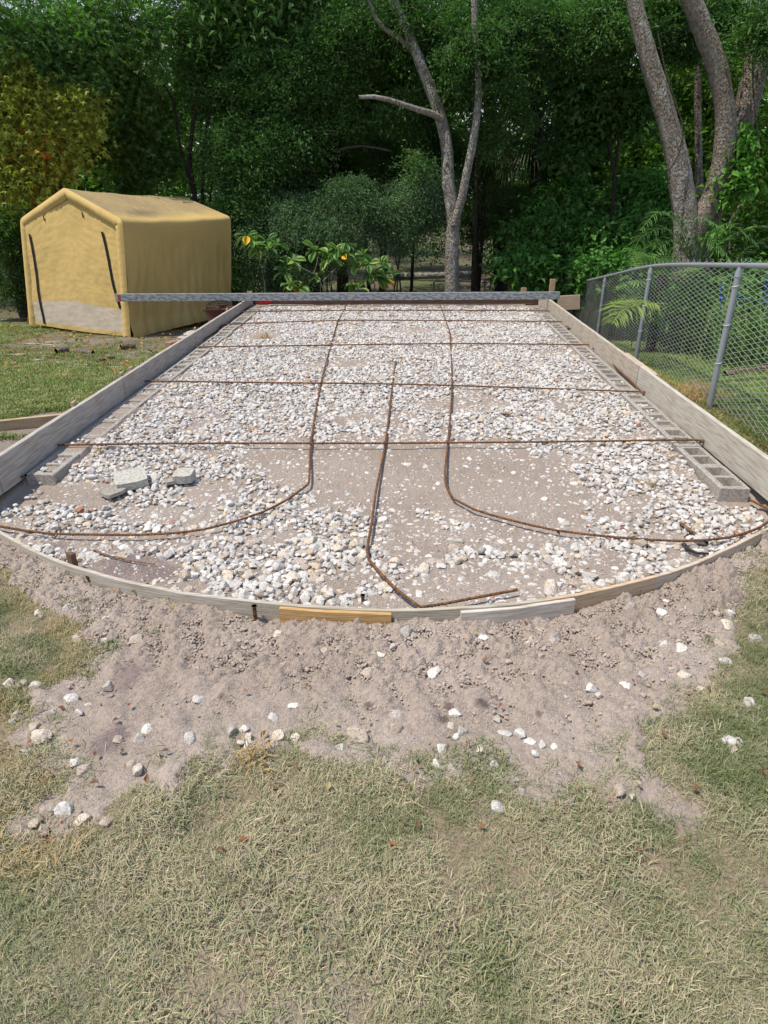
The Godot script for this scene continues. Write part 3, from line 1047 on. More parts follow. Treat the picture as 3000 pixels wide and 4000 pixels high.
func build_rebar() -> void:
	var y := 0.068
	var P := func(list: Array, h: float) -> Array:
		var out := []
		for i in range(0, list.size(), 2):
			var p := on(list[i], list[i + 1], h)
			if -p.z < 4.5 and h < 0.06:
				for q in 3:
					p = on(list[i], list[i + 1], lerpf(pad_y(p.x, -p.z) + 0.04, h, smoothstep(3.9, 4.5, -p.z)))
			out.append(p)
		return out
	var bars := [
		[[225, 1738, 700, 1732, 1500, 1731, 2200, 1725, 2700, 1718, 2752, 1721, 2735, 1728], 0.072, "rusty cross bar nearest the curved form, hooked at its fence end"],
		[[562, 1488, 1000, 1494, 1537, 1500, 2000, 1513, 2519, 1531], 0.066, "rusty cross bar, second from the curved form"],
		[[760, 1355, 1200, 1349, 1763, 1342, 2250, 1346, 2322, 1348, 2316, 1362], 0.066, "rusty cross bar, third from the curved form, bent down at its fence end"],
		[[861, 1279, 864, 1270, 880, 1266, 1320, 1252, 1760, 1252, 2200, 1256], 0.066, "rusty cross bar, fourth from the curved form, hooked at its tent end"],
		[[944, 1218, 1265, 1213, 1700, 1212, 2150, 1215, 2160, 1219], 0.066, "rusty cross bar, fifth from the curved form"],
		[[1002, 1196, 1300, 1190, 1700, 1186, 2080, 1186], 0.085, "thin rusty bar along the far brown plank"],
		[[1352, 1190, 1337, 1225, 1322, 1250, 1293, 1347, 1253, 1501, 1215, 1727, 1208, 1870, 1204, 1890, 1180, 1910, 1125, 1950, 1017, 2004, 908, 2040, 800, 2067, 660, 2084, 543, 2089, 360, 2088, 181, 2083, 0, 2056, -90, 2035], 0.052, "long rusty lengthwise bar bending towards the tent side at its front"],
		[[1720, 1192, 1735, 1235, 1757, 1300, 1760, 1347, 1766, 1501, 1750, 1727, 1738, 1845, 1744, 1902, 1769, 1946, 1849, 1989, 2000, 2033, 2181, 2073, 2422, 2100, 2663, 2113, 2844, 2100, 2965, 2062, 3005, 2035, 3015, 2010, 2994, 1985, 2930, 1952], 0.052, "long rusty lengthwise bar sweeping round to the fence side at its front"],
		[[1713, 1413, 1630, 1404, 1556, 1397, 1549, 1400, 1546, 1412, 1533, 1501, 1506, 1727, 1469, 1917, 1451, 2047, 1434, 2148, 1440, 2185, 1494, 2250, 1581, 2329, 1632, 2366, 1650, 2371, 1740, 2357, 1849, 2336, 2020, 2304], 0.045, "middle rusty bar with a square far hook and a kinked front"],
		[[548, 1502, 619, 1450, 763, 1348, 882, 1269, 980, 1193], 0.045, "rusty bar lying along the trench inside the tent-side form"],
		[[-60, 1940, 0, 1912, 70, 1871, 100, 1856], 0.02, "pair of rusty bars under the front end of the tent-side form"],
		[[2210, 1273, 2290, 1317, 2332, 1349, 2378, 1397, 2406, 1435, 2463, 1487, 2515, 1541], 0.07, "rusty bar sagging along the trench inside the fence-side form"]]
	for b in bars:
		one("reinforcing_bar", bar_mesh(P.call(b[0], b[1]), 0.0075 if b[1] < 0.08 else 0.005), M.rust, b[2], "rebar", Transform3D.IDENTITY, "rusty reinforcing bars laid over the gravel")
	# tie wires where the bars cross
	for s in [[1215, 1728], [1506, 1729], [1749, 1727], [1253, 1498], [1533, 1499], [1766, 1504], [1293, 1347], [1759, 1345], [1322, 1252], [1752, 1252]]:
		var p := on(s[0], s[1], 0.064)
		var pts := []
		for i in 22:
			var a := i * 0.62
			pts.append(p + Vector3(cos(a) * 0.0125, sin(a) * 0.013, sin(a * 0.5) * 0.010))
		pts.append(p + Vector3(0.015, 0.03, 0.01))
		one("tie_wire", tube_mesh(pts, even(pts.size(), 0.0018, 0.0018), 5, Color.WHITE), M.rust, "twisted wire tying two rusty bars where they cross", "wire", Transform3D.IDENTITY, "tie wires at the bar crossings")

# ------------------------------------------------------------------ small things on the pad
func build_pad_things() -> void:
	var slab := func(called: String, px: float, py: float, w: float, h: float, turn: float, label: String, tilt := 0.0, col := Color(0.54, 0.53, 0.485)):
		var p := on(px, py, 0.0)
		p.y = ground_y(p.x, -p.z) + 0.026
		var st := st_new()
		var top := [Vector2(-w * 0.46, -h * 0.42), Vector2(w * 0.2, -h * 0.5), Vector2(w * 0.5, -h * 0.44), Vector2(w * 0.5, h * 0.36), Vector2(w * 0.22, h * 0.47), Vector2(-w * 0.44, h * 0.5), Vector2(-w * 0.5, h * 0.3)]
		var n := top.size()
		var th := 0.055 if tilt > 0.0 else 0.022
		for i in n:
			var a: Vector2 = top[i]
			var b: Vector2 = top[(i + 1) % n]
			quad(st, Vector3(a.x, th, a.y), Vector3(b.x, th, b.y), Vector3(b.x * 1.02, 0.0, b.y * 1.03), Vector3(a.x * 1.02, 0.0, a.y * 1.03), col * 0.95)
			st.set_color(col)
			for v in [Vector3(0, th, 0), Vector3(a.x, th, a.y), Vector3(b.x, th, b.y)]:
				st.add_vertex(v)
		one(called, done(st), M.concrete, label, "concrete", Transform3D(Basis(Vector3.UP, turn) * Basis(Vector3.RIGHT, tilt), p), "broken concrete on the gravel")
	slab.call("concrete_slab", 512, 1888, 0.21, 0.19, 0.42, "largest broken concrete slab lying on the gravel near the tent-side row", 0.16)
	slab.call("concrete_slab", 440, 1925, 0.14, 0.13, 0.9, "flat concrete shard tucked under the largest broken slab", 0.0, Color(0.40, 0.38, 0.33))
	slab.call("concrete_slab", 722, 1878, 0.125, 0.13, -0.05, "small block-shaped concrete piece with a ledge on the gravel", 0.1)
	slab.call("concrete_slab", 675, 1888, 0.10, 0.07, 0.5, "thin concrete flake beside the small block-shaped piece", 0.0, Color(0.42, 0.40, 0.36))
	# stick, root, leaves, brick bits
	var stick := func(called: String, list: Array, r0: float, r1: float, col: Color, label: String, cat: String, h := 0.02):
		var pts := []
		for i in range(0, list.size(), 2):
			var p := on(list[i], list[i + 1], h)
			p.y = ground_y(p.x, -p.z) + r0 + 0.012
			pts.append(p)
		pts = spline(pts, 0.03)
		one(called, tube_mesh(pts, even(pts.size(), r0, r1), 7, col, 0.25), M.bark, label, cat)
	stick.call("stick", [2660, 2030, 2700, 2060, 2765, 2112], 0.013, 0.008, Color(0.32, 0.19, 0.12), "reddish brown splintered stick lying on the gravel by the curved bar", "stick", 0.0)
	stick.call("root_piece", [2672, 2118, 2690, 2140, 2720, 2155, 2770, 2158], 0.014, 0.006, Color(0.10, 0.09, 0.08), "black gnarled root piece beside the curved form", "root", 0.0)
	stick.call("twig", [205, 2075, 250, 2030, 300, 2020, 340, 2020], 0.004, 0.002, Color(0.25, 0.12, 0.08), "thin dark red twig arching over the gravel near the tent-side row", "twig")
	stick.call("twig", [360, 2125, 430, 2150, 520, 2170, 600, 2180], 0.005, 0.003, Color(0.36, 0.22, 0.13), "brown root lying across the bare purple sand", "twig")
	stick.call("twig", [150, 2152, 190, 2162, 222, 2178], 0.006, 0.004, Color(0.38, 0.22, 0.14), "short brown twig resting against the curved form", "twig")
	var chip := func(called: String, px: float, py: float, w: float, col: Color, label: String, cat: String):
		var p := on(px, py, 0.02)
		p.y = ground_y(p.x, -p.z) + 0.028
		var o := part(called, stone_meshes[rng.randi() % 8], tint(col), self, Transform3D(Basis(Vector3.UP, rng.randf() * 6).scaled(Vector3(w, w * 0.35, w * 0.7)), p))
		meta(o, label, cat)
	chip.call("brick_chip", 878, 1375, 0.05, Color(0.5, 0.16, 0.09), "orange red brick chip near the third cross bar", "brick")
	chip.call("brick_chip", 670, 2010, 0.04, Color(0.45, 0.2, 0.17), "pinkish brick chip near the broken slabs", "brick")
	chip.call("brick_chip", 355, 1972, 0.04, Color(0.48, 0.24, 0.14), "small orange brick chip by the tent-side row", "brick")
	chip.call("tile_chip", 1217, 2297, 0.034, Color(0.30, 0.62, 0.75), "light blue tile chip among the front gravel", "tile")
	chip.call("bark_piece", 1975, 1632, 0.10, Color(0.25, 0.15, 0.10), "curled brown bark piece lying on the gravel", "bark")
	chip.call("bark_piece", 2365, 1660, 0.06, Color(0.14, 0.09, 0.07), "dark brown lump between the first and second cross bars", "bark")
	chip.call("wood_chip", 975, 1998, 0.05, Color(0.62, 0.52, 0.38), "pale wood chip beside the curved lengthwise bar", "wood")
	# dry grass tufts that were thrown onto the gravel
	var dry := tuft_mesh(77, 60, 0.075, 0.06, 1.6, 0.004)
	for s in [[1035, 1325, 1.6, "wispy brown grass tuft on the gravel by the fourth cross bar"], [2545, 1880, 0.9, "small straw tuft on the gravel near the fence-side row"], [395, 1770, 0.7, "straw wisp beside the second block of the tent-side row"], [985, 2905, 1.1, "straw wisp growing beside a cluster of pale stones"]]:
		var p := on(s[0], s[1], 0.02)
		var o := part("dry_tuft", dry, tint_grass, self, Transform3D(Basis(Vector3.UP, rng.randf() * 6).scaled(Vector3.ONE * s[2]), Vector3(p.x, ground_y(p.x, -p.z) + 0.015, p.z)))
		meta(o, s[3], "grass tuft", "dry tufts")
	# fallen leaf litter
	var leaf := leaf_mesh(0.05, 0.03)
	var xfs := []
	var cols := []
	for i in 900:
		var d := rng.randf_range(7.0, 13.5)
		var x := rng.randf_range(-8.5, -2.7)
		xfs.append(Transform3D(Basis(Vector3.UP, rng.randf() * TAU) * Basis(Vector3.RIGHT, rng.randfn() * 0.5), Vector3(x, base_y(x, d) + 0.035, -d)).scaled_local(Vector3.ONE * rng.randf_range(0.8, 2.0)))
		cols.append([Color(0.42, 0.20, 0.06), Color(0.25, 0.13, 0.06), Color(0.5, 0.3, 0.1), Color(0.16, 0.10, 0.06)][rng.randi() % 4])
	for i in 500:
		var d := rng.randf_range(4.0, 11.0)
		var x := pad_right(d) + rng.randf_range(0.2, 3.0)
		xfs.append(Transform3D(Basis(Vector3.UP, rng.randf() * TAU) * Basis(Vector3.RIGHT, rng.randfn() * 0.5), Vector3(x, base_y(x, d) + 0.03, -d)).scaled_local(Vector3.ONE * rng.randf_range(0.5, 1.2)))
		cols.append([Color(0.36, 0.22, 0.1), Color(0.25, 0.15, 0.08), Color(0.45, 0.33, 0.18)][rng.randi() % 3])
	for i in 240:
		var p := on(rng.randf_range(0, 3000), rng.randf_range(1300, 3300), 0.0)
		if absf(p.x) > 2.4: continue
		xfs.append(Transform3D(Basis(Vector3.UP, rng.randf() * TAU) * Basis(Vector3.RIGHT, rng.randfn() * 0.6), Vector3(p.x, ground_y(p.x, -p.z) + 0.028, p.z)).scaled_local(Vector3.ONE * rng.randf_range(0.25, 0.7)))
		cols.append([Color(0.30, 0.12, 0.06), Color(0.2, 0.1, 0.06), Color(0.45, 0.36, 0.2)][rng.randi() % 3])
	meta(many("fallen_leaves", leaf, M.leaf, self, xfs, cols), "brown and orange fallen leaves strewn over lawn and gravel", "leaves", "", "stuff")

var tint_cache := {}
var tint_grass: StandardMaterial3D
func tint(c: Color) -> StandardMaterial3D:
	if not tint_cache.has(c):
		var m: StandardMaterial3D = M.stone.duplicate()
		m.albedo_color = c.linear_to_srgb()
		tint_cache[c] = m
	return tint_cache[c]

# ------------------------------------------------------------------ shelter
func cloth(corner: Callable, nu: int, nv: int, col: Callable, wr := 0.012) -> ArrayMesh:
	var st := st_new()
	st.set_smooth_group(0)
	var g := []
	for j in nv + 1:
		var row := []
		for i in nu + 1:
			row.append(corner.call(float(i) / nu, float(j) / nv))
		g.append(row)
	for j in nv:
		for i in nu:
			for e in [[0, 0], [0, 1], [1, 1], [0, 0], [1, 1], [1, 0]]:
				st.set_color(col.call(float(i + e[1]) / nu, float(j + e[0]) / nv))
				st.add_vertex(g[j + e[0]][i + e[1]])
	st.generate_normals()
	return st.commit()

func build_shelter() -> void:
	var gl := -0.42
	var FLb := on(115, 1266, gl)
	var FRb := on(512, 1320, gl)
	var FLe := at(78, 856, -FLb.z)
	var FRe := at(480, 858, -FRb.z)
	var FP := at(252, 732, -(FLb.z + FRb.z) / 2)
	var BRe := at(906, 892, -FRb.z + 2.6)
	var A := BRe - FRe
	A.y = -0.02
	var BP := at(714, 776, -FP.z + 2.6)
	var Ap := BP - FP
	Ap.y = lerpf(Ap.y, 0, 0.3)
	var o := thing("fabric_shelter", "tan fabric shed shelter with peaked roof and grey lower door panel", "shelter")
	var tan_ := Color(0.58, 0.415, 0.155)
	var front_n := -(A.normalized())
	front_n.y = 0
	var right := (FRb - FLb).normalized()
	# profile of the frame: from left base over the eaves and ridge to right base
	var prof := []
	var L := [FLb, FLe, FP, FRe, FRb]
	var rnd := func(a: Vector3, b: Vector3, c: Vector3, t0: float, n: int) -> Array:
		var out := []
		var p0 := b + (a - b).normalized() * t0
		var p2 := b + (c - b).normalized() * t0
		for i in n + 1:
			var t := float(i) / n
			out.append(p0 * (1 - t) * (1 - t) + b * 2 * t * (1 - t) + p2 * t * t)
		return out
	var sub := func(a: Vector3, b: Vector3, n: int) -> Array:
		var out := []
		for i in range(1, n):
			out.append(a.lerp(b, float(i) / n))
		return out
	var e1: Array = rnd.call(L[0], L[1], L[2], 0.10, 6)
	var pk: Array = rnd.call(L[1], L[2], L[3], 0.06, 6)
	var e2: Array = rnd.call(L[2], L[3], L[4], 0.10, 6)
	prof.append(L[0])
	prof.append_array(sub.call(L[0], e1[0], 8))
	prof.append_array(e1)
	prof.append_array(sub.call(e1[6], pk[0], 8))
	prof.append_array(pk)
	prof.append_array(sub.call(pk[6], e2[0], 8))
	prof.append_array(e2)
	prof.append_array(sub.call(e2[6], L[4], 12))
	prof.append(L[4])
	var n := prof.size()
	var mid_i := 18
	# cover: roof and side walls, one sheet drawn from the front to the back frame
	var depth_of := func(i: int) -> Vector3:
		var p: Vector3 = prof[i]
		var t := clampf((p.y - FLe.y) / (FP.y - FLe.y), 0, 1)
		return A.lerp(Ap, t)
	var cover := func(u: float, v: float) -> Vector3:
		var f := u * (n - 1)
		var i := mini(int(f), n - 2)
		var p: Vector3 = prof[i].lerp(prof[i + 1], f - i)
		var off: Vector3 = depth_of.call(i).lerp(depth_of.call(i + 1), f - i)
		var sag := sin(v * PI) * 0.03
		var wall := smoothstep(FLe.y - 0.05, FLe.y - 0.5, p.y)
		var outw := right * (1.0 if f > n * 0.5 else -1.0)
		var wr := wall * (0.008 * sin(v * 64.0 + 7.0 * nz.get_noise_2d(v * 90, p.y * 25)) * smoothstep(0.1, 1.2, FLe.y - p.y) + 0.012 * nf.get_noise_2d(v * 9.0, p.y * 0.8) + 0.02 * nz.get_noise_3d(v * 160, p.y * 50, 3))
		wr -= wall * 0.03 * sin(v * PI)
		var foot := smoothstep(gl + 0.28, gl + 0.02, p.y)
		wr += foot * (0.07 + 0.03 * nz.get_noise_1d(v * 300))
		var q := p + off * v + outw * wr
		q.y -= sag * (1.0 - wall) + (1.0 - wall) * 0.012 * absf(sin(v * 9.0))
		if foot > 0: q.y = maxf(q.y, gl - 0.01)
		return q
	var dirty := Color(0.285, 0.225, 0.13)
	var cover_col := func(u: float, v: float) -> Color:
		var p: Vector3 = cover.call(u, v)
		var c := tan_ * (0.92 + 0.12 * nz.get_noise_2d(v * 90, u * 300))
		var roof := smoothstep(FRe.y - 0.03, FRe.y + 0.12, p.y + 0.05 * nz.get_noise_2d(v * 200, u * 500))
		c = c.lerp(dirty * (1.0 + 0.35 * nf.get_noise_2d(v * 22, u * 60)), roof * (0.78 + 0.25 * nz.get_noise_2d(v * 120, u * 200)))
		var st_ := Vector2((v - 0.27) / 0.17, (p.y - FRe.y - 0.07) / 0.07).length() + 0.6 * nf.get_noise_2d(v * 60, u * 160)
		if u > 0.5:
			c = c.lerp(Color(0.13, 0.10, 0.07), smoothstep(1.0, 0.35, st_) * 0.6)
		return c
	part("cover", cloth(cover, (n - 1) * 2, 150, cover_col), M.fabric, o)
	# padded hem round the front frame
	var st := st_new()
	st.set_smooth_group(0)
	var hem_w := 0.17
	var centre := (FLb + FRb + FLe + FRe) / 4.0
	centre.y = 0.75
	var inner := []
	for i in n:
		var t: Vector3 = (prof[mini(i + 1, n - 1)] - prof[maxi(i - 1, 0)]).normalized()
		var inw := t.cross(front_n).normalized()
		if inw.dot(centre - prof[i]) < 0:
			inw = -inw
		inner.append(inw)
	var hem := func(u: float, v: float) -> Vector3:
		var f := u * (n - 1)
		var i := mini(int(f), n - 2)
		var p: Vector3 = prof[i].lerp(prof[i + 1], f - i)
		var inw: Vector3 = inner[i].lerp(inner[i + 1], f - i)
		var puck := 0.006 * sin(f * 9.0 + 5.0 * nz.get_noise_1d(f * 20))
		return p + inw * hem_w * v * (0.92 + 0.1 * nz.get_noise_1d(f * 14)) + front_n * (0.035 * sin(v * PI * 0.9 + 0.15) + puck * (v - 0.2)) + Vector3(0, 0.002, 0)
	part("front_hem", cloth(hem, (n - 1) * 4, 6, func(u, v): return tan_ * (1.02 + 0.1 * nz.get_noise_2d(u * 900, v * 30))), M.fabric, o)
	# door panel, slightly set back, with a pale lower part
	var panel := func(u: float, v: float) -> Vector3:
		var x := lerpf(0.05, 0.95, u)
		var a := FLb.lerp(FRb, x)
		var roof_y := lerpf(FLe.y, FP.y, x / 0.47) if x < 0.47 else lerpf(FP.y, FRe.y, (x - 0.47) / 0.53)
		var lean := (FP - (FLb + FRb) / 2.0)
		var top := roof_y - 0.09
		var y := lerpf(gl + 0.015 - 0.02 * sin(u * PI), top, v)
		var t := (y - gl) / (FLe.y - gl)
		var p := a + Vector3(lean.x * t * 0.9, 0, lean.z * t * 0.9)
		p.y = y
		var wr := 0.022 * nz.get_noise_2d(u * 70 + v * 50, v * 18 - u * 30) + 0.009 * nf.get_noise_2d(u * 9 + v * 3, v * 3.4 - u * 2) + 0.003 * nf.get_noise_2d(u * 7, v * 22) + 0.02 * sin(u * PI) * sin(v * PI)
		return p - front_n * 0.012 + front_n * wr
	var pale := Color(0.52, 0.445, 0.34)
	part("door_panel", cloth(panel, 110, 110, func(u, v):
		var c := tan_ * (1.0 + 0.12 * nz.get_noise_2d(u * 90, v * 60))
		return c.lerp(pale * (1.0 + 0.08 * nz.get_noise_2d(u * 120, v * 90)), 1.0 if v > 0.035 and v < 0.235 + 0.004 * nz.get_noise_1d(u * 200) else 0.0)), M.fabric, o)
	# back wall
	var back := func(u: float, v: float) -> Vector3:
		return panel.call(u, v) + A * 0.985
	part("back_panel", cloth(back, 10, 10, func(_u, _v): return tan_), M.fabric, o)
	# zips and vents
	var zip := func(u0: float, v0: float, u1: float, v1: float):
		var pts := []
		for i in 25:
			var t := i / 24.0
			pts.append(panel.call(lerpf(u0, u1, t) + 0.006 * sin(t * 7.0), lerpf(v0, v1, t)) + front_n * 0.012)
		var s2 := st_new()
		for i in 24:
			var w := right * 0.03
			quad(s2, pts[i] - w, pts[i + 1] - w, pts[i + 1] + w, pts[i] + w, Color(0.012, 0.012, 0.014))
		part("zip", done(s2), M.plain, o)
	zip.call(0.055, 0.86, 0.125, 0.02)
	zip.call(0.825, 0.855, 0.955, 0.25)
	for u in [0.245, 0.645]:
		var s2 := st_new()
		var p: Vector3 = panel.call(u, 0.895) + front_n * 0.014
		quad(s2, p + right * -0.02, p + right * -0.026 + Vector3(0, 0.085, 0), p + right * 0.004 + Vector3(0, 0.085, 0), p + right * 0.012, Color(0.015, 0.015, 0.017))
		part("vent_tab", done(s2), M.plain, o)

func build_lawn_things() -> void:
	# fire pit behind the tent-side form
	var c := Vector3(-2.66, 0, -10.95)
	var g := base_y(c.x, 10.95)
	var o := thing("fire_pit", "rusty brown round fire pit with a black mesh dome lid", "fire pit", Vector3(c.x, g, c.z))
	var ring := func(prof: Array, col: Color) -> ArrayMesh:
		var st := st_new()
		st.set_smooth_group(0)
		for i in prof.size() - 1:
			for k in 28:
				var a := TAU * k / 28
				var b := TAU * (k + 1) / 28
				var p := [prof[i], prof[i + 1]]
				quad(st, Vector3(cos(a) * p[0].x, p[0].y, sin(a) * p[0].x), Vector3(cos(a) * p[1].x, p[1].y, sin(a) * p[1].x), Vector3(cos(b) * p[1].x, p[1].y, sin(b) * p[1].x), Vector3(cos(b) * p[0].x, p[0].y, sin(b) * p[0].x), col)
		return done(st)
	var rim := 0.125 - g
	part("bowl", ring.call([Vector2(0.19, 0.0), Vector2(0.215, rim * 0.6), Vector2(0.235, rim - 0.02), Vector2(0.25, rim), Vector2(0.225, rim - 0.004), Vector2(0.2, rim * 0.5)], Color(0.085, 0.04, 0.03)), M.plain, o)
	var st := st_new()
	for k in 10:
		var a := PI * k / 10
		var pts := []
		for i in 13:
			var t := PI * i / 12
			pts.append(Vector3(cos(a) * cos(t) * 0.225, rim + sin(t) * 0.105, sin(a) * cos(t) * 0.225))
		tube(st, pts, even(13, 0.0022, 0.0022), 4, Color(0.02, 0.018, 0.017))
	for q in 4:
		var t := 0.25 + q * 0.32
		var pts := []
		for i in 25:
			var a := TAU * i / 24
			pts.append(Vector3(cos(a) * cos(t) * 0.225, rim + sin(t) * 0.105, sin(a) * cos(t) * 0.225))
		tube(st, pts, even(25, 0.0022, 0.0022), 4, Color(0.02, 0.018, 0.017))
	part("mesh_lid", st.commit(), M.plain, o)
	for s in [-1, 1]:
		part("handle", tube_mesh(spline([Vector3(s * 0.235, rim - 0.02, 0.03), Vector3(s * 0.265, rim - 0.03, 0.02), Vector3(s * 0.262, rim - 0.07, 0.0), Vector3(s * 0.23, rim - 0.07, -0.01)], 0.01), even(40, 0.005, 0.005), 5, Color(0.03, 0.02, 0.02)), M.plain, o)
	# red thing in the far corner
	one("red_strap", straight(Vector3(-2.2, 0.03, -11.93), Vector3(-1.98, 0.045, -11.97), 0.02, 0.085, Color(0.42, 0.02, 0.02)), M.plain, "red strap end in the far tent-side corner of the form", "strap")
	# rocks and bricks beside the form
	for s in [[800, 1258, 0.34, "large flat grey rock beside the fire pit"], [757, 1290, 0.16, "small pale rock outside the tent-side form"]]:
		var p := on(s[0], s[1], 0.0)
		p.x -= 0.16
		one("rock", stone_meshes[3], tint(Color(0.42, 0.40, 0.37)), s[3], "rock", Transform3D(Basis(Vector3.UP, 0.4).scaled(Vector3(s[2], s[2] * 0.7, s[2])), Vector3(p.x, base_y(p.x, -p.z) + 0.05, p.z)))
	for s in [[827, 1242, 0.2, "reddish brick standing by the fire pit"], [710, 1322, -0.3, "orange brick lying outside the tent-side form"]]:
		var p := on(s[0], s[1], 0.05)
		one("brick", box_mesh(Vector3(0.095, 0.06, 0.2), Color(0.42, 0.25, 0.16)), M.concrete, s[3], "brick", Transform3D(Basis(Vector3.UP, s[2]), Vector3(p.x - 0.14, base_y(p.x - 0.14, -p.z) + 0.03, p.z)))
	# cut branches on the lawn
	for s in [[225, 1385, 265, 1378, 0.045, "short thick cut log standing out darkest on the littered lawn"], [292, 1380, 365, 1388, 0.03, "split brown branch piece among the litter on the lawn"], [395, 1412, 445, 1402, 0.022, "thin dark branch piece lying on the lawn litter"], [478, 1366, 528, 1362, 0.045, "cut log with an orange sawn end nearest the shelter's open corner"], [318, 1400, 362, 1394, 0.016, "thin branch with a pale broken end on the lawn"]]:
		var a := hit(s[0], s[1])
		var b := hit(s[2], s[3])
		a.y = base_y(a.x, -a.z) + s[4]
		b.y = base_y(b.x, -b.z) + s[4]
		var lg := thing("cut_log", s[5], "log", Vector3.ZERO, 0, "cut branches on the lawn")
		part("bark", tube_mesh(spline([a, a.lerp(b, 0.5) + Vector3(0, 0.006, 0), b], 0.03), even(60, s[4], s[4] * 0.9), 10, Color(0.30, 0.24, 0.19), 0.3), M.bark, lg)
		var f := (b - a).normalized()
		part("sawn_end", tube_mesh([a - f * 0.012, a - f * 0.002], [s[4] * 0.82, s[4] * 0.84], 10, Color(0.50, 0.27, 0.10)), M.plain, lg)
	for s in [[60, 1388, 0.16], [140, 1410, 0.10], [232, 1420, 0.12], [310, 1428, 0.13], [455, 1438, 0.12], [130, 1345, 0.16], [205, 1340, 0.14], [350, 1300, 0.12], [20, 1250, 0.12], [190, 1350, 0.09]]:
		var p := hit(s[0], s[1])
		one("bark_scrap", stone_meshes[rng.randi() % 8], tint(Color(0.36, 0.335, 0.30)), "flat pale weathered wood scrap lying in the thin lawn before the shelter", "wood scrap", Transform3D(Basis(Vector3.UP, rng.randf_range(-0.4, 0.4)).scaled(Vector3(s[1] * 0.0 + s[2] * 2.0, 0.03, s[2] * 0.8)), Vector3(p.x, base_y(p.x, -p.z) + 0.012, p.z)), "weathered wood scraps on the lawn")
	var sp := [hit(395, 1540), hit(440, 1545), hit(500, 1550)]
	for p in sp.size():
		sp[p].y = base_y(sp[p].x, -sp[p].z) + 0.035
	one("twig", tube_mesh(spline(sp, 0.04), even(60, 0.007, 0.004), 6, Color(0.14, 0.09, 0.07), 0.2), M.bark, "dark twig lying on the green lawn beside the tent-side form", "twig")

# ------------------------------------------------------------------ chain link fence
func build_fence() -> void:
	var tops := [Vector3(2.52, 1.44, -2.75), at(2905, 1052, 5.79), at(2553, 1049, 8.9), at(2372, 1086, 11.8), at(2250, 1109, 15.0), at(2140, 1106, 18.6), at(1900, 1104, 19.6), at(1700, 1102, 20.2)]
	var steel := Color(0.28, 0.30, 0.315)
	var fence := thing("chain_link_fence", "grey chain link fence with steel posts and top rail along the lawn", "fence")
	var rail_pts := []
	for t in tops:
		rail_pts.append(t + Vector3(0, 0.03, 0))
	var rail := spline(rail_pts, 0.12)
	part("top_rail", tube_mesh(rail, even(rail.size(), 0.021, 0.021), 10, steel * 1.1), M.steel, fence)
	var hgt := 1.19
	for i in tops.size():
		var t: Vector3 = tops[i]
		var off := Vector3(-0.035, 0, 0)
		var p := part("post", tube_mesh([t + off + Vector3(0, -hgt - 0.3, 0), t + off + Vector3(0, -0.045, 0)], [0.025, 0.025], 12, steel), M.steel, fence)
		part("cap", tube_mesh([t + off + Vector3(0, -0.06, 0), t + off + Vector3(0, -0.03, 0), t + off + Vector3(0, 0.0, 0), t + off + Vector3(0, 0.02, 0)], [0.029, 0.029, 0.022, 0.012], 12, steel * 1.2), M.steel, p)
		for h in [0.13, 0.45, 0.78]:
			var pts := []
			for k in 13:
				var a := TAU * k / 12
				pts.append(t + off + Vector3(cos(a) * 0.028, -h + 0.01 * cos(a), sin(a) * 0.028))
			part("tie_wire", tube_mesh(pts, even(13, 0.003, 0.003), 5, Color(0.55, 0.56, 0.56)), M.steel, p)
	# woven mesh: upright zigzag wires hooked into one another, one part for each bay
	var s := 0.0
	for i in tops.size() - 1:
		var a: Vector3 = rail_pts[i]
		var b: Vector3 = rail_pts[i + 1]
		var l := Vector2(b.x - a.x, b.z - a.z).length()
		var pitch := 0.104
		var n := int(l / pitch)
		var st := st_new()
		var along := (b - a).normalized()
		var nrm := along.cross(Vector3.UP).normalized()
		var zig := 27
		var far := i >= 3
		for w in n + 1:
			var prev := Vector3.ZERO
			for k in zig * 2 + 2:
				var f := (w + (0.0 if (k + w) % 2 == 0 else 1.0)) / n
				var idx := clampf(f, 0, 1) * (rail.size() - 1)
				var base := a.lerp(b, f)
				# follow the bend of the rail
				var q := _rail_y(rail, base)
				var y := q + 0.035 - (hgt + 0.03) * k / (zig * 2 + 1)
				var p := Vector3(base.x, y, base.z) + nrm * ((0.004 if k % 2 == 0 else -0.004) + 0.006 * nz.get_noise_2d(base.z * 60, y * 60))
				if k > 0:
					wire(st, prev, p, 0.002, Color(0.46, 0.48, 0.48))
				elif i < 3:
					wire(st, p + Vector3(0, 0.02, 0) + along * 0.012, p, 0.0019, Color(0.40, 0.42, 0.43))
				prev = p
		var mesh_part := part("wire_mesh", done(st), M.steel, fence)
		mesh_part.set_meta("kind", "stuff")

func _rail_y(rail: Array, p: Vector3) -> float:
	for i in rail.size() - 1:
		var a: Vector3 = rail[i]
		var b: Vector3 = rail[i + 1]
		var ab := Vector2(b.x - a.x, b.z - a.z)
		var t := Vector2(p.x - a.x, p.z - a.z).dot(ab) / ab.length_squared()
		if t >= -0.05 and t <= 1.05:
			return lerpf(a.y, b.y, clampf(t, 0, 1))
	return p.y

func wire(st: SurfaceTool, a: Vector3, b: Vector3, r: float, col: Color) -> void:
	var t := (b - a).normalized()
	var u := t.cross(Vector3(0.3, 0.1, 0.95)).normalized() * r
	var v := t.cross(u).normalized() * r
	var o := [u, (v * 0.866 - u * 0.5), (-v * 0.866 - u * 0.5)]
	for k in 3:
		quad(st, a + o[k], b + o[k], b + o[(k + 1) % 3], a + o[(k + 1) % 3], col)

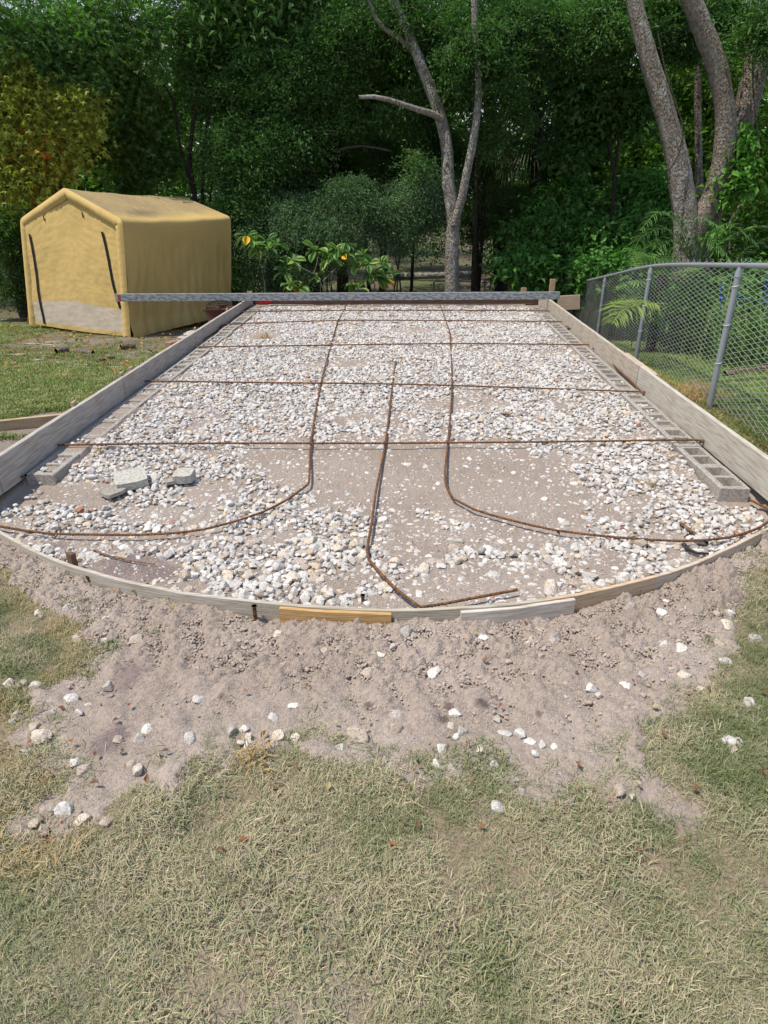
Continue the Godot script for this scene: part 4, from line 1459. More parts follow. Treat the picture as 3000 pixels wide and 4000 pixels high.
# ------------------------------------------------------------------ vegetation
func add_leaf(st: SurfaceTool, p: Vector3, dir: Vector3, nrm: Vector3, l: float, w: float, col: Color, fold := 0.25) -> void:
	var side := dir.cross(nrm).normalized() * w * 0.5
	var up := nrm * w * fold
	var m := p + dir * l * 0.45
	var tip := p + dir * l - nrm * l * 0.12
	st.set_color(col)
	for v in [p, m + side + up, tip, p, tip, m - side + up]:
		st.add_vertex(v)

func leaf_mesh(l: float, w: float) -> ArrayMesh:
	var st := st_new()
	add_leaf(st, Vector3.ZERO, Vector3(0, 0, 1), Vector3.UP, l, w, Color.WHITE)
	return done(st)

func add_star(st: SurfaceTool, p: Vector3, dir: Vector3, nrm: Vector3, l: float, col: Color) -> void:
	var side := dir.cross(nrm).normalized()
	var lobes := [[-2.2, 0.62], [-1.05, 0.85], [0.0, 1.0], [1.05, 0.85], [2.2, 0.62]]
	var c := p + dir * l * 0.38
	var ring := []
	for i in 5:
		var a: float = lobes[i][0]
		var r: float = lobes[i][1] * l * 0.62
		ring.append(c + (dir * cos(a) + side * sin(a)) * r - nrm * r * 0.22)
		if i < 4:
			var b: float = (a + lobes[i + 1][0]) / 2
			ring.append(c + (dir * cos(b) + side * sin(b)) * l * 0.2)
	st.set_color(col)
	for i in ring.size() - 1:
		for v in [c, ring[i], ring[i + 1]]:
			st.add_vertex(v)

func sprig(seed_: int, leaves: int, l: float, w: float, length: float, spread: float, droop: float, star := false) -> ArrayMesh:
	var r := RandomNumberGenerator.new()
	r.seed = seed_
	var st := st_new()
	var twigs := 3
	for t in twigs:
		var a := (t - 1) * 0.7 + r.randfn() * 0.2
		var dir := Vector3(sin(a), r.randf_range(-0.2, 0.3), cos(a)).normalized()
		var p := -dir * length * 0.3
		var n := int(leaves / 3.0)
		for i in n:
			var f := (i + 0.5) / n
			var q := p + dir * length * f * r.randf_range(0.9, 1.1) + Vector3(r.randfn(), r.randfn() * 0.7, r.randfn()) * spread * (0.4 + f) - Vector3(0, droop * f * f * length, 0)
			var ld := (dir + Vector3(r.randfn(), r.randfn() * 0.6 - droop * 0.8, r.randfn()) * 0.9).normalized()
			var up := (Vector3(r.randfn() * 0.45, 1.0, r.randfn() * 0.45)).normalized()
			up = (up - ld * up.dot(ld)).normalized()
			var tone := r.randf_range(0.7, 1.3)
			var c := Color(tone * r.randf_range(0.85, 1.2), tone, tone * r.randf_range(0.8, 1.1))
			var s := r.randf_range(0.7, 1.25)
			if star:
				add_star(st, q, ld, up, l * s, c)
			else:
				add_leaf(st, q, ld, up, l * s, w * s, c)
		var tp := [p, p + dir * length * 0.5 - Vector3(0, droop * 0.25 * length, 0), p + dir * length - Vector3(0, droop * length, 0)]
		for i in 2:
			wire(st, tp[i], tp[i + 1], 0.003, Color(0.7, 0.55, 0.4))
	return done(st)

var SP := {}

func make_sprigs() -> void:
	SP.oak = [sprig(1, 45, 0.075, 0.028, 0.42, 0.08, 0.25), sprig(2, 45, 0.07, 0.027, 0.46, 0.09, 0.45)]
	SP.small = [sprig(3, 48, 0.042, 0.021, 0.36, 0.08, 0.3), sprig(4, 48, 0.04, 0.02, 0.4, 0.08, 0.6)]
	SP.broad = [sprig(5, 24, 0.13, 0.075, 0.42, 0.1, 0.25), sprig(6, 24, 0.12, 0.07, 0.46, 0.11, 0.4)]
	SP.star = [sprig(7, 15, 0.14, 0.1, 0.42, 0.1, 0.5, true), sprig(8, 15, 0.13, 0.1, 0.45, 0.1, 0.8, true)]
	SP.far = [sprig(9, 42, 0.17, 0.085, 0.9, 0.24, 0.3), sprig(10, 42, 0.16, 0.08, 0.95, 0.24, 0.5)]

func scatter(kind: String, blobs: Array, c0: Color, c1: Color, parent: Node, called := "crown", spot := 0.0) -> void:
	var n: int = SP[kind].size()
	var xfs := []
	var cols := []
	for k in n:
		xfs.append([])
		cols.append([])
	for b in blobs:
		var ctr: Vector3 = b[0]
		var rad: Vector3 = b[1]
		var count: int = b[2]
		for i in count:
			var dir := Vector3(rng.randfn(), rng.randfn(), rng.randfn()).normalized()
			var p := ctr + dir * rad * pow(rng.randf(), 0.45)
			# leave holes, so that clumps form
			if nz.get_noise_3d(p.x * 38, p.y * 45, p.z * 38) < -0.16 + spot:
				continue
			if p.y < ground_y(p.x, -p.z) + 0.05:
				continue
			var k := rng.randi() % n
			var bs := Basis(Vector3.UP, rng.randf() * TAU) * Basis(Vector3.RIGHT, rng.randf_range(-0.5, 0.9)) * Basis(Vector3.BACK, rng.randfn() * 0.4)
			xfs[k].append(Transform3D(bs.scaled(Vector3.ONE * rng.randf_range(0.7, 1.3)), p))
			var c := c0.lerp(c1, clampf(rng.randf() * 0.7 + 0.6 * nz.get_noise_3d(p.x * 25 + 90, p.y * 25, p.z * 25) + 0.15, 0, 1))
			if b.size() > 3 and rng.randf() < b[4]:
				c = b[3]
			cols[k].append(c)
	for k in n:
		if xfs[k].size():
			var o := many(called, SP[kind][k], M.leaf, parent, xfs[k], cols[k])
			o.set_meta("kind", "stuff")

func limb(parent: Node, list: Array, d0: float, d1: float, r0: float, r1: float, col: Color, called := "trunk", sides := 14, lichen := 0.0) -> MeshInstance3D:
	var pts := []
	var n := list.size() / 2
	for i in n:
		pts.append(at(list[i * 2], list[i * 2 + 1], lerpf(d0, d1, float(i) / maxf(1, n - 1))))
	return limb_w(parent, pts, r0, r1, col, called, sides, lichen)

func limb_w(parent: Node, pts: Array, r0: float, r1: float, col: Color, called := "trunk", sides := 14, lichen := 0.0) -> MeshInstance3D:
	pts = spline(pts, 0.12 if r0 > 0.08 else 0.25)
	var fun = null
	if lichen > 0.0:
		fun = func(p: Vector3) -> Color:
			var k := clampf(nf.get_noise_3d(p.x * 9, p.y * 5, p.z * 9) * 2.2 + nz.get_noise_3d(p.x * 60, p.y * 30, p.z * 60) * 0.8 + 0.1, 0, 1)
			return col.lerp(Color(0.60, 0.60, 0.54), k * lichen)
	return part(called, tube_mesh(pts, even(pts.size(), r0, r1), sides, col, 0.14, fun), M.bark, parent)

func B(px: float, py: float, d: float, rx: float, ry: float, rz: float, count: int, c2 = null, share := 0.0) -> Array:
	var a := [at(px, py, d), Vector3(rx, ry, rz), count]
	if c2 != null:
		a.append(c2)
		a.append(share)
	return a

func W(x: float, y: float, d: float, rx: float, ry: float, rz: float, count: int) -> Array:
	return [Vector3(x, y, -d), Vector3(rx, ry, rz), count]

func build_trees() -> void:
	var bark := Color(0.15, 0.12, 0.095)
	var o: Node3D
	# sweetgum over the shelter
	o = thing("sweetgum_tree", "sweetgum tree with star shaped yellow green leaves over the shelter", "tree")
	limb(o, [200, 1240, 200, 980, 205, 723, 235, 660, 275, 590, 320, 525, 370, 380, 400, 150], 16.2, 16.8, 0.27, 0.13, bark)
	limb(o, [205, 723, 170, 640, 120, 500, 60, 300], 16.2, 14.4, 0.12, 0.05, bark, "branch", 9)
	var yel := Color(0.42, 0.36, 0.05)
	scatter("star", [B(50, 640, 13.7, 0.75, 0.5, 0.6, 230, Color(0.55, 0.2, 0.03), 0.04), B(150, 560, 13.8, 0.75, 0.45, 0.6, 230, Color(0.55, 0.2, 0.03), 0.05), B(250, 420, 13.9, 0.7, 0.5, 0.7, 170), B(30, 330, 13.7, 0.8, 0.7, 0.7, 240)], Color(0.27, 0.31, 0.05), Color(0.47, 0.48, 0.09), o, "crown", -0.3)  # this part of the crown has sunlight put into its lighter yellow green
	scatter("star", [B(60, 120, 13.8, 1.0, 0.7, 0.8, 260), B(250, 200, 14.4, 1.0, 0.8, 0.9, 300), B(400, 90, 15.0, 1.0, 0.8, 0.9, 300), B(430, 330, 15.8, 0.9, 0.7, 0.8, 260), B(430, 540, 16.2, 0.9, 0.45, 0.7, 240, yel, 0.03), B(600, 600, 16.4, 0.7, 0.3, 0.7, 170, yel, 0.04), B(560, 400, 16.2, 0.8, 0.7, 0.8, 220), W(-8.6, 7.2, 15.2, 1.8, 1.2, 1.4, 192)], Color(0.089, 0.179, 0.048), Color(0.163, 0.302, 0.086), o, "crown", -0.3)
	# leaning trunk on the far left
	o = thing("leaning_tree", "dark leaning tree trunk rising behind the shelter's outer corner", "tree")
	limb(o, [112, 1240, 90, 1150, 60, 1040, 36, 900, 14, 800, -60, 560, -160, 300], 15.0, 15.2, 0.2, 0.13, Color(0.10, 0.08, 0.065))
	scatter("oak", [B(-150, 250, 15.4, 1.4, 1.2, 1.2, 350), B(40, 900, 14.5, 0.7, 0.5, 0.6, 180), B(20, 1090, 14.8, 0.8, 0.5, 0.5, 160)], Color(0.065, 0.133, 0.039), Color(0.13, 0.226, 0.064), o)
	# thin trunk behind the ridge
	o = thing("slim_tree", "slim reddish brown trunk rising just behind the shelter ridge", "tree")
	limb(o, [470, 1080, 478, 741, 490, 640, 494, 543, 484, 362, 470, 260, 492, 120, 500, -200], 17.2, 17.4, 0.095, 0.05, Color(0.17, 0.115, 0.085))
	scatter("oak", [W(-6.4, 6.8, 17.5, 1.4, 1.2, 1.2, 165), B(520, 690, 17.4, 0.6, 0.5, 0.5, 120)], Color(0.081, 0.16, 0.044), Color(0.146, 0.264, 0.076), o)
	# dark trees between shelter and middle
	o = thing("understory_tree", "many-stemmed dark tree with thin forked stems right of the shelter", "tree")
	for s in [[[770, 1160, 765, 800, 740, 620, 760, 420, 740, 200], 0.07], [[780, 1160, 790, 800, 800, 560, 830, 400, 880, 250], 0.05], [[785, 1160, 760, 780, 700, 560, 680, 400, 640, 330], 0.05], [[800, 1160, 830, 700, 900, 480, 960, 410], 0.03]]:
		limb(o, s[0], 15.6, 15.8, s[1], s[1] * 0.5, Color(0.075, 0.06, 0.05), "trunk", 8)
	scatter("oak", [B(680, 200, 15.8, 1.1, 0.8, 0.9, 420), B(850, 300, 16.2, 0.9, 0.8, 0.9, 330), B(930, 620, 15.4, 0.75, 0.8, 0.6, 360), B(960, 830, 15.2, 0.6, 0.7, 0.5, 260), W(-3.6, 6.8, 16.0, 2.2, 1.6, 1.8, 385)], Color(0.065, 0.142, 0.044), Color(0.138, 0.264, 0.076), o)
	# sunlit far tree at the top
	o = thing("sunlit_tree", "tall sunlit yellow green tree rising far behind the thicket", "tree")
	limb_w(o, [Vector3(-5.2, -1.6, -24), Vector3(-5.0, 4, -24), Vector3(-4.6, 11, -24.4)], 0.2, 0.1, bark)
	scatter("far", [W(-5.4, 9.3, 23.5, 2.2, 2.0, 2.0, 420), W(-4.2, 6.2, 23.2, 1.7, 1.7, 1.6, 154), W(-3.4, 9.4, 23.4, 1.9, 1.8, 1.6, 300)], Color(0.134, 0.26, 0.053), Color(0.206, 0.32, 0.069), o)
	# live oak mass behind the saplings
	o = thing("live_oak", "broad dark live oak with low sweeping leafy boughs behind the saplings", "tree")
	limb(o, [1225, 1180, 1215, 900, 1190, 620, 1150, 350, 1080, 60], 17.2, 17.4, 0.26, 0.14, Color(0.12, 0.10, 0.085))
	limb(o, [1190, 620, 1250, 520, 1370, 450, 1480, 420], 17.2, 16.4, 0.11, 0.05, Color(0.12, 0.10, 0.085), "branch", 9)
	limb(o, [1060, 600, 1180, 500, 1330, 400, 1480, 330], 16.4, 16.0, 0.04, 0.03, Color(0.09, 0.075, 0.06), "branch", 8)
	limb(o, [1300, 590, 1400, 570, 1480, 580, 1530, 590], 15.4, 15.2, 0.03, 0.02, Color(0.16, 0.13, 0.10), "branch", 8)
	scatter("oak", [B(1080, 330, 15.8, 1.1, 0.8, 0.9, 560), B(1290, 250, 15.6, 1.1, 0.8, 0.9, 560), B(1420, 120, 15.4, 0.9, 0.5, 0.8, 260), B(1130, 560, 15.4, 1.0, 0.6, 0.8, 460), B(1350, 420, 15.8, 0.9, 0.5, 0.7, 320), B(1000, 700, 15.4, 0.7, 0.7, 0.7, 300), B(1180, 760, 15.8, 0.8, 0.5, 0.6, 260), W(-1.8, 6.9, 16.2, 2.4, 1.5, 2.0, 440)], Color(0.057, 0.129, 0.039), Color(0.114, 0.226, 0.064), o)
	# small-leaved shrubs under it
	for s in [[1290, 900, 14.6, "fine leaved silvery green shrub behind the middle saplings"], [1560, 820, 14.8, "fine leaved shrub growing left of the pale forked tree"], [1080, 960, 15.0, "fine leaved dark shrub behind the smallest sapling"]]:
		o = thing("thicket_shrub", s[3], "shrub")
		var g := at(s[0], s[1], s[2])
		for q in 3:
			var f := Vector3(g.x + rng.randfn() * 0.25, ground_y(g.x, s[2]) - 0.05, -s[2])
			limb_w(o, [f, f + Vector3(rng.randfn() * 0.15, 0.9, 0), g + Vector3(rng.randfn() * 0.4, 0.4, 0)], 0.022, 0.008, Color(0.12, 0.10, 0.085), "stem", 6)
		scatter("small", [[g, Vector3(0.95, 0.65, 0.6), 520], [g + Vector3(0.5, 0.55, 0.1), Vector3(0.7, 0.5, 0.5), 330], [g + Vector3(-0.3, -0.6, 0), Vector3(0.6, 0.4, 0.4), 160]], Color(0.081, 0.16, 0.076), Color(0.194, 0.32, 0.174), o, "foliage")
	# pale forked tree in the middle
	o = thing("forked_tree", "pale lichen spotted tree forking low just behind the screed", "tree")
	var pb := Color(0.36, 0.315, 0.265)
	limb(o, [1768, 1320, 1766, 1130, 1764, 964, 1770, 880, 1764, 800, 1750, 723, 1747, 603, 1732, 500, 1690, 370, 1639, 241, 1591, 120, 1540, 20, 1480, -120], 14.0, 14.6, 0.165, 0.075, pb, "trunk", 18, 0.9)
	limb(o, [1775, 880, 1790, 820, 1802, 784, 1826, 663, 1850, 542, 1866, 422, 1868, 301, 1856, 120, 1850, -80], 14.0, 13.8, 0.085, 0.05, pb, "trunk", 14, 0.8)
	limb(o, [1732, 470, 1700, 448, 1633, 428, 1543, 398, 1470, 378, 1400, 380], 14.3, 13.8, 0.065, 0.03, pb, "branch", 10, 0.8)
	limb(o, [1600, 185, 1560, 150, 1482, 96, 1450, 30, 1430, -60], 14.5, 14.2, 0.05, 0.025, pb, "branch", 8, 0.4)
	scatter("oak", [B(1640, 60, 14.8, 0.9, 0.45, 0.8, 300), B(1880, 230, 14.4, 0.9, 0.8, 0.9, 520), B(2060, 130, 14.8, 0.9, 0.6, 0.8, 360), B(1760, 280, 15.2, 0.6, 0.7, 0.6, 260), B(1600, 420, 15.4, 0.6, 0.35, 0.6, 160), B(1660, 640, 14.6, 0.4, 0.3, 0.4, 110), B(1960, 480, 14.8, 0.6, 0.6, 0.6, 260), W(1.2, 6.6, 17.0, 2.2, 1.3, 1.8, 385), W(2.8, 6.9, 17.4, 2.2, 1.5, 2, 330)], Color(0.057, 0.129, 0.039), Color(0.122, 0.235, 0.069), o)
	# second live oak, filling the shaded middle
	o = thing("live_oak", "dark leafy oak in the shade behind the pale forked tree", "tree")
	limb(o, [1960, 1180, 1950, 900, 1930, 600, 1900, 300], 19.0, 19.0, 0.2, 0.12, Color(0.10, 0.08, 0.065))
	scatter("oak", [B(1640, 560, 18.0, 1.0, 0.7, 0.7, 420), B(1620, 780, 17.6, 0.9, 0.6, 0.6, 320), B(1880, 640, 18.4, 1.0, 0.8, 0.7, 440), B(1990, 800, 18.0, 0.9, 0.6, 0.6, 320), B(1850, 860, 18.6, 0.9, 0.5, 0.6, 260), B(1500, 560, 18.0, 0.9, 0.6, 0.7, 300), B(1480, 760, 17.6, 0.8, 0.5, 0.6, 240)], Color(0.081, 0.17, 0.054), Color(0.179, 0.311, 0.098), o)
	# cabbage palm
	o = thing("cabbage_palm", "shaggy palm with drooping dark fronds right of the forked tree", "palm")
	limb(o, [2070, 1120, 2085, 860, 2095, 600, 2105, 420], 17.0, 17.2, 0.15, 0.14, Color(0.085, 0.07, 0.055))
	var hub := at(2105, 380, 17.2)
	for k in 26:
		var a := TAU * k / 26 + rng.randfn() * 0.1
		fan_frond(o, hub, Vector3(cos(a), rng.randf_range(-1.6, 0.5), sin(a)).normalized(), rng.randf_range(0.8, 1.2), 0.75, Color(0.05, 0.085, 0.03) * rng.randf_range(0.7, 1.4), 26, 1.2)
	# right hand oak with three leaning stems
	o = thing("leaning_oak", "big oak splitting near the ground into three rough leaning stems", "tree")
	var ob := Color(0.34, 0.285, 0.225)
	limb(o, [2665, 1240, 2680, 1010, 2683, 892, 2663, 723, 2633, 573, 2585, 392, 2530, 211, 2482, 30, 2440, -140], 12.6, 12.9, 0.25, 0.105, ob, "trunk", 20, 0.75)
	limb(o, [2690, 1240, 2694, 1010, 2722, 890, 2784, 770, 2822, 633, 2834, 452, 2802, 271, 2728, 70, 2660, -110], 12.7, 12.6, 0.21, 0.135, ob, "trunk", 18, 0.25)
	limb(o, [2720, 1200, 2745, 940, 2820, 740, 2874, 560, 2925, 380, 2965, 211, 3010, 20], 13.0, 13.2, 0.2, 0.19, ob * 0.85, "trunk", 18, 0.1)
	scatter("oak", [B(2500, 60, 14.2, 0.9, 0.6, 0.8, 330), B(2640, 120, 14.4, 0.8, 0.6, 0.8, 280), B(2900, 60, 14.4, 0.9, 0.5, 0.8, 320), B(2990, 130, 12.4, 0.4, 0.4, 0.4, 100), B(2330, 130, 14.6, 0.9, 0.7, 0.8, 340), W(6.0, 6.6, 16.4, 2.2, 1.2, 1.6, 286), W(8.2, 6.2, 15.2, 1.8, 1.4, 1.6, 231)], Color(0.065, 0.142, 0.044), Color(0.13, 0.246, 0.076), o)
	var vine := thing("creeper_vine", "leafy creeper climbing the oak's right hand stem", "vine")
	limb(vine, [2850, 990, 2856, 844, 2928, 760, 2965, 603, 2952, 452, 2940, 301, 2945, 120], 12.2, 12.7, 0.018, 0.012, Color(0.22, 0.18, 0.14), "stem", 7)
	scatter("broad", [B(2880, 700, 12.5, 0.14, 0.4, 0.15, 26), B(2900, 560, 12.6, 0.12, 0.25, 0.15, 14), B(2810, 880, 12.3, 0.25, 0.18, 0.2, 18)], Color(0.101, 0.26, 0.045), Color(0.138, 0.3, 0.057), vine, "foliage")
	vine = thing("creeper_vine", "bare winding creeper stem on the oak's lit left stem", "vine")
	limb(vine, [2635, 860, 2612, 720, 2618, 650, 2660, 590, 2668, 500, 2640, 400, 2605, 300, 2570, 130], 12.3, 12.6, 0.014, 0.01, Color(0.12, 0.095, 0.075), "stem", 6)
	o = thing("slim_tree", "slim grey trunk standing between the oak's two near stems", "tree")
	limb(o, [2740, 1150, 2733, 832, 2728, 560, 2726, 330, 2735, 100, 2740, -100], 15.4, 15.6, 0.085, 0.06, Color(0.21, 0.18, 0.15), "trunk", 10, 0.4)
	scatter("oak", [W(7.6, 6.6, 15.8, 1.4, 1.2, 1.2, 192)], Color(0.081, 0.16, 0.044), Color(0.146, 0.264, 0.076), o)
	o = thing("slim_tree", "slim dark sapling trunk with a fork in front of the green understory", "tree")
	limb(o, [2380, 1130, 2388, 1000, 2394, 800, 2400, 690, 2372, 540, 2345, 400, 2330, 250], 14.8, 15.0, 0.055, 0.025, Color(0.075, 0.06, 0.05), "trunk", 9)
	limb(o, [2399, 700, 2412, 600, 2422, 460, 2440, 300, 2450, 150], 14.9, 15.1, 0.035, 0.02, Color(0.075, 0.06, 0.05), "branch", 8)
	scatter("broad", [B(2330, 330, 15.0, 0.8, 0.5, 0.6, 150), B(2440, 420, 15.3, 0.7, 0.5, 0.6, 130), B(2250, 520, 15.3, 0.7, 0.5, 0.6, 140)], Color(0.057, 0.133, 0.044), Color(0.097, 0.208, 0.064), o)
	# sunlit broadleaf tree behind the oak
	o = thing("sunlit_tree", "sunlit bright green broadleaf tree glowing between the oak stems", "tree")
	limb_w(o, [Vector3(8.2, -1.5, -18.5), Vector3(8.3, 2, -18.6), Vector3(8.1, 6, -18.8)], 0.12, 0.06, bark)
	scatter("broad", [B(2760, 300, 18.0, 0.9, 1.0, 0.7, 300), B(2900, 330, 18.2, 0.9, 1.1, 0.8, 340), B(2760, 620, 18.0, 0.8, 0.9, 0.7, 260), B(2560, 620, 18.0, 0.9, 0.8, 0.7, 280), B(2960, 600, 18.4, 0.9, 0.9, 0.7, 260)], Color(0.134, 0.286, 0.045), Color(0.206, 0.34, 0.057), o)
	# understory at the right
	var under := [[2130, 900, 15.6, 0.9, 0.6], [2280, 960, 15.2, 0.9, 0.55], [2440, 900, 15.0, 0.8, 0.6], [2230, 780, 16.5, 0.9, 0.5], [2520, 760, 16.0, 0.8, 0.6], [2090, 1030, 14.8, 0.8, 0.35], [2380, 1040, 14.2, 0.8, 0.35]]
	var words := ["behind the forked tree's right side", "beside the slim dark sapling", "behind the slim dark sapling", "under the shaggy palm", "beside the oak's lit stem", "low by the far end of the fence", "low beside the fence below the sapling"]
	for i in under.size():
		var s = under[i]
		o = thing("understory_shrub", "broad leaved green understory shrub " + words[i], "shrub")
		var g := at(s[0], s[1], s[2])
		for q in 3:
			var f := Vector3(g.x + rng.randfn() * 0.2, ground_y(g.x, s[2]) - 0.05, -s[2])
			limb_w(o, [f, f.lerp(g, 0.5) + Vector3(rng.randfn() * 0.15, 0, 0), g + Vector3(rng.randfn() * 0.3, 0.2, 0)], 0.02, 0.008, Color(0.10, 0.085, 0.06), "stem", 6)
		scatter("broad", [[g, Vector3(s[3], s[4], 0.6), 190], [g + Vector3(0.4, -0.4, 0.1), Vector3(s[3] * 0.8, s[4] * 0.6, 0.5), 120]], Color(0.089, 0.226, 0.054), Color(0.123, 0.286, 0.067), o, "foliage", -0.05)
	var low := [[2620, 1180, 11.0, "beside the palmetto"], [2740, 1190, 10.4, "in front of the oak's base"], [2850, 1200, 10.2, "just behind the blue pipe stand"], [3000, 1120, 10.6, "under the longest arching palm frond"]]
	for s in low:
		o = thing("undergrowth_shrub", "low leafy undergrowth shrub behind the fence " + s[3], "shrub")
		var g := at(s[0], s[1], s[2])
		for q in 2:
			var f := Vector3(g.x + rng.randfn() * 0.15, ground_y(g.x, s[2]) - 0.05, -s[2])
			limb_w(o, [f, f.lerp(g, 0.5), g + Vector3(rng.randfn() * 0.2, 0.1, 0)], 0.014, 0.006, Color(0.12, 0.10, 0.07), "stem", 6)
		scatter("broad" if s[0] % 3 == 0 else "oak", [[g, Vector3(0.75, 0.4, 0.5), 150], [g + Vector3(0.35, -0.35, 0.15), Vector3(0.6, 0.3, 0.4), 100]], Color(0.089, 0.208, 0.053), Color(0.168, 0.338, 0.09), o, "foliage", -0.2)
	# palms and blades by the fence
	o = thing("palmetto", "fan leaved palmetto standing behind the chain link fence", "palm")
	var h0 := at(2590, 1075, 10.6)
	limb_w(o, [Vector3(h0.x, ground_y(h0.x, 10.6) - 0.1, -10.6), h0], 0.07, 0.06, Color(0.16, 0.12, 0.08), "trunk", 9)
	for k in 13:
		var a := TAU * k / 13 + rng.randfn() * 0.15
		fan_frond(o, h0, Vector3(cos(a), rng.randf_range(-0.3, 1.0), sin(a)).normalized(), rng.randf_range(0.25, 0.4), 0.42, Color(0.13, 0.24, 0.06) * rng.randf_range(0.75, 1.3), 18, 0.35)
	o = thing("palm_frond", "yellow green palm frond drooping behind the fence between two posts", "palm frond")
	feather(o, [at(2600, 1185, 8.6), at(2490, 1192, 8.3), at(2430, 1215, 8.1), at(2390, 1265, 8.0)], 0.45, Color(0.20, 0.26, 0.07), 30)
	o = thing("feather_palm", "arching feathery palm in front of the oak's base", "palm")
	var fb := at(2730, 1080, 11.0)
	limb_w(o, [Vector3(fb.x, ground_y(fb.x, 11) - 0.1, -11), fb], 0.08, 0.06, Color(0.15, 0.11, 0.08), "trunk", 9)
	for s in [[2620, 900, 2500, 930, 2470, 1010], [2650, 870, 2570, 830, 2500, 900], [2700, 880, 2740, 850, 2830, 900], [2780, 900, 2860, 880, 2960, 960], [2650, 950, 2560, 960, 2520, 1030], [2740, 940, 2800, 950, 2860, 1030], [2800, 960, 2900, 900, 3020, 880], [2840, 1020, 2930, 960, 3030, 920]]:
		feather(o, [fb, at(s[0], s[1], 10.9), at(s[2], s[3], 10.6), at(s[4], s[5], 10.4)], 0.34, Color(0.07, 0.14, 0.035) * rng.randf_range(0.8, 1.4), 30)
	# tall blades
	var blades := tuft_mesh(50, 40, 1.1, 0.5, 0.55, 0.022)
	o = thing("tall_grass", "tall arching grass clumps behind the fence under the oak", "grass clump")
	o.set_meta("kind", "stuff")
	var xfs := []
	var cols := []
	for i in 90:
		var d := rng.randf_range(8.0, 12.0)
		var x := rng.randf_range(4.3, 8.4) + (d - 8) * 0.2
		xfs.append(Transform3D(Basis(Vector3.UP, rng.randf() * TAU).scaled(Vector3.ONE * rng.randf_range(0.6, 1.15)), Vector3(x, base_y(x, d), -d)))
		cols.append(Color(0.07, 0.15, 0.03).lerp(Color(0.16, 0.26, 0.06), rng.randf()))
	many("blades", blades, M.leaf, o, xfs, cols)
	# slender stems in the dark middle
	var stem_words := ["thin dark trunk in the shaded wood behind the screed"]
	for i in 26:
		var px := rng.randf_range(950, 2150)
		var d := rng.randf_range(16.0, 24.0)
		if px > 1500 and px < 1750 and d < 20: continue
		var p := at(px, 1000, d)
		var gy := ground_y(p.x, d)
		o = thing("slender_tree", stem_words[0], "tree", Vector3.ZERO, 0, "thin dark trunks in the shaded wood")
		var lean := rng.randfn() * 0.35
		limb_w(o, [Vector3(p.x, gy - 0.1, -d), Vector3(p.x + lean * 0.4, gy + 2.5, -d), Vector3(p.x + lean, gy + 6.5, -d)], rng.randf_range(0.03, 0.10), 0.025, Color(0.10, 0.08, 0.065) * rng.randf_range(0.7, 1.5), "trunk", 8)
		scatter("far", [[Vector3(p.x + lean, gy + 6.6, -d), Vector3(1.5, 1.3, 1.4), 90]], Color(0.065, 0.142, 0.044), Color(0.146, 0.264, 0.076), o)
	# the wood further back, one mass
	o = thing("far_wood", "dense shaded wood closing the view behind the yard", "wood")
	o.set_meta("kind", "stuff")
	var far := []
	for i in 150:
		var d := rng.randf_range(19.0, 40.0)
		var x := rng.randf_range(-0.75, 0.75) * d
		var y := rng.randf_range(0.5, 9.5)
		if x > -1.0 and x < 4.0 and y < 1.4 and d < 30: continue
		far.append([Vector3(x, slope_y(x, d) + y, -d), Vector3(2.4, 1.7, 2.0), 75])
	for i in 60:
		var x := rng.randf_range(-38.0, 38.0)
		far.append([Vector3(x, rng.randf_range(-0.5, 8.0), -rng.randf_range(42.0, 48.0)), Vector3(4.5, 3.0, 2.5), 90])
	far.append(B(270, 690, 20.0, 1.6, 0.9, 0.8, 240))
	far.append(B(80, 760, 19.0, 1.4, 0.9, 0.8, 200))
	far.append(B(1290, 600, 20.5, 1.4, 1.0, 0.8, 260))
	far.append(B(1420, 640, 21.5, 1.4, 1.0, 0.8, 200))
	far.append(B(2230, 640, 21.5, 1.6, 1.2, 0.8, 220))
	scatter("far", far, Color(0.073, 0.16, 0.044), Color(0.212, 0.358, 0.086), o, "foliage")

func fan_frond(parent: Node, hub: Vector3, dir: Vector3, stalk: float, size: float, col: Color, n: int, droop: float) -> void:
	var st := st_new()
	var c := hub + dir * stalk - Vector3(0, droop * 0.25 * stalk, 0)
	wire(st, hub, c, 0.008, col)
	var side := dir.cross(Vector3.UP).normalized()
	var up := side.cross(dir).normalized()
	for k in n:
		var a := lerpf(-1.9, 1.9, float(k) / (n - 1))
		var v := (dir * cos(a) + side * sin(a)).normalized()
		var l := size * (0.75 + 0.25 * cos(a)) * rng.randf_range(0.9, 1.05)
		var w := v.cross(up).normalized() * 0.013
		var m := c + v * l * 0.55 - Vector3(0, droop * 0.1 * l, 0)
		var t := c + v * l - Vector3(0, droop * 0.5 * l, 0)
		quad(st, c, m - w, m + w, c, col)
		st.set_color(col * 1.05)
		for q in [m - w, t, m + w]:
			st.add_vertex(q)
	part("frond", done(st), M.glossy_leaf, parent)

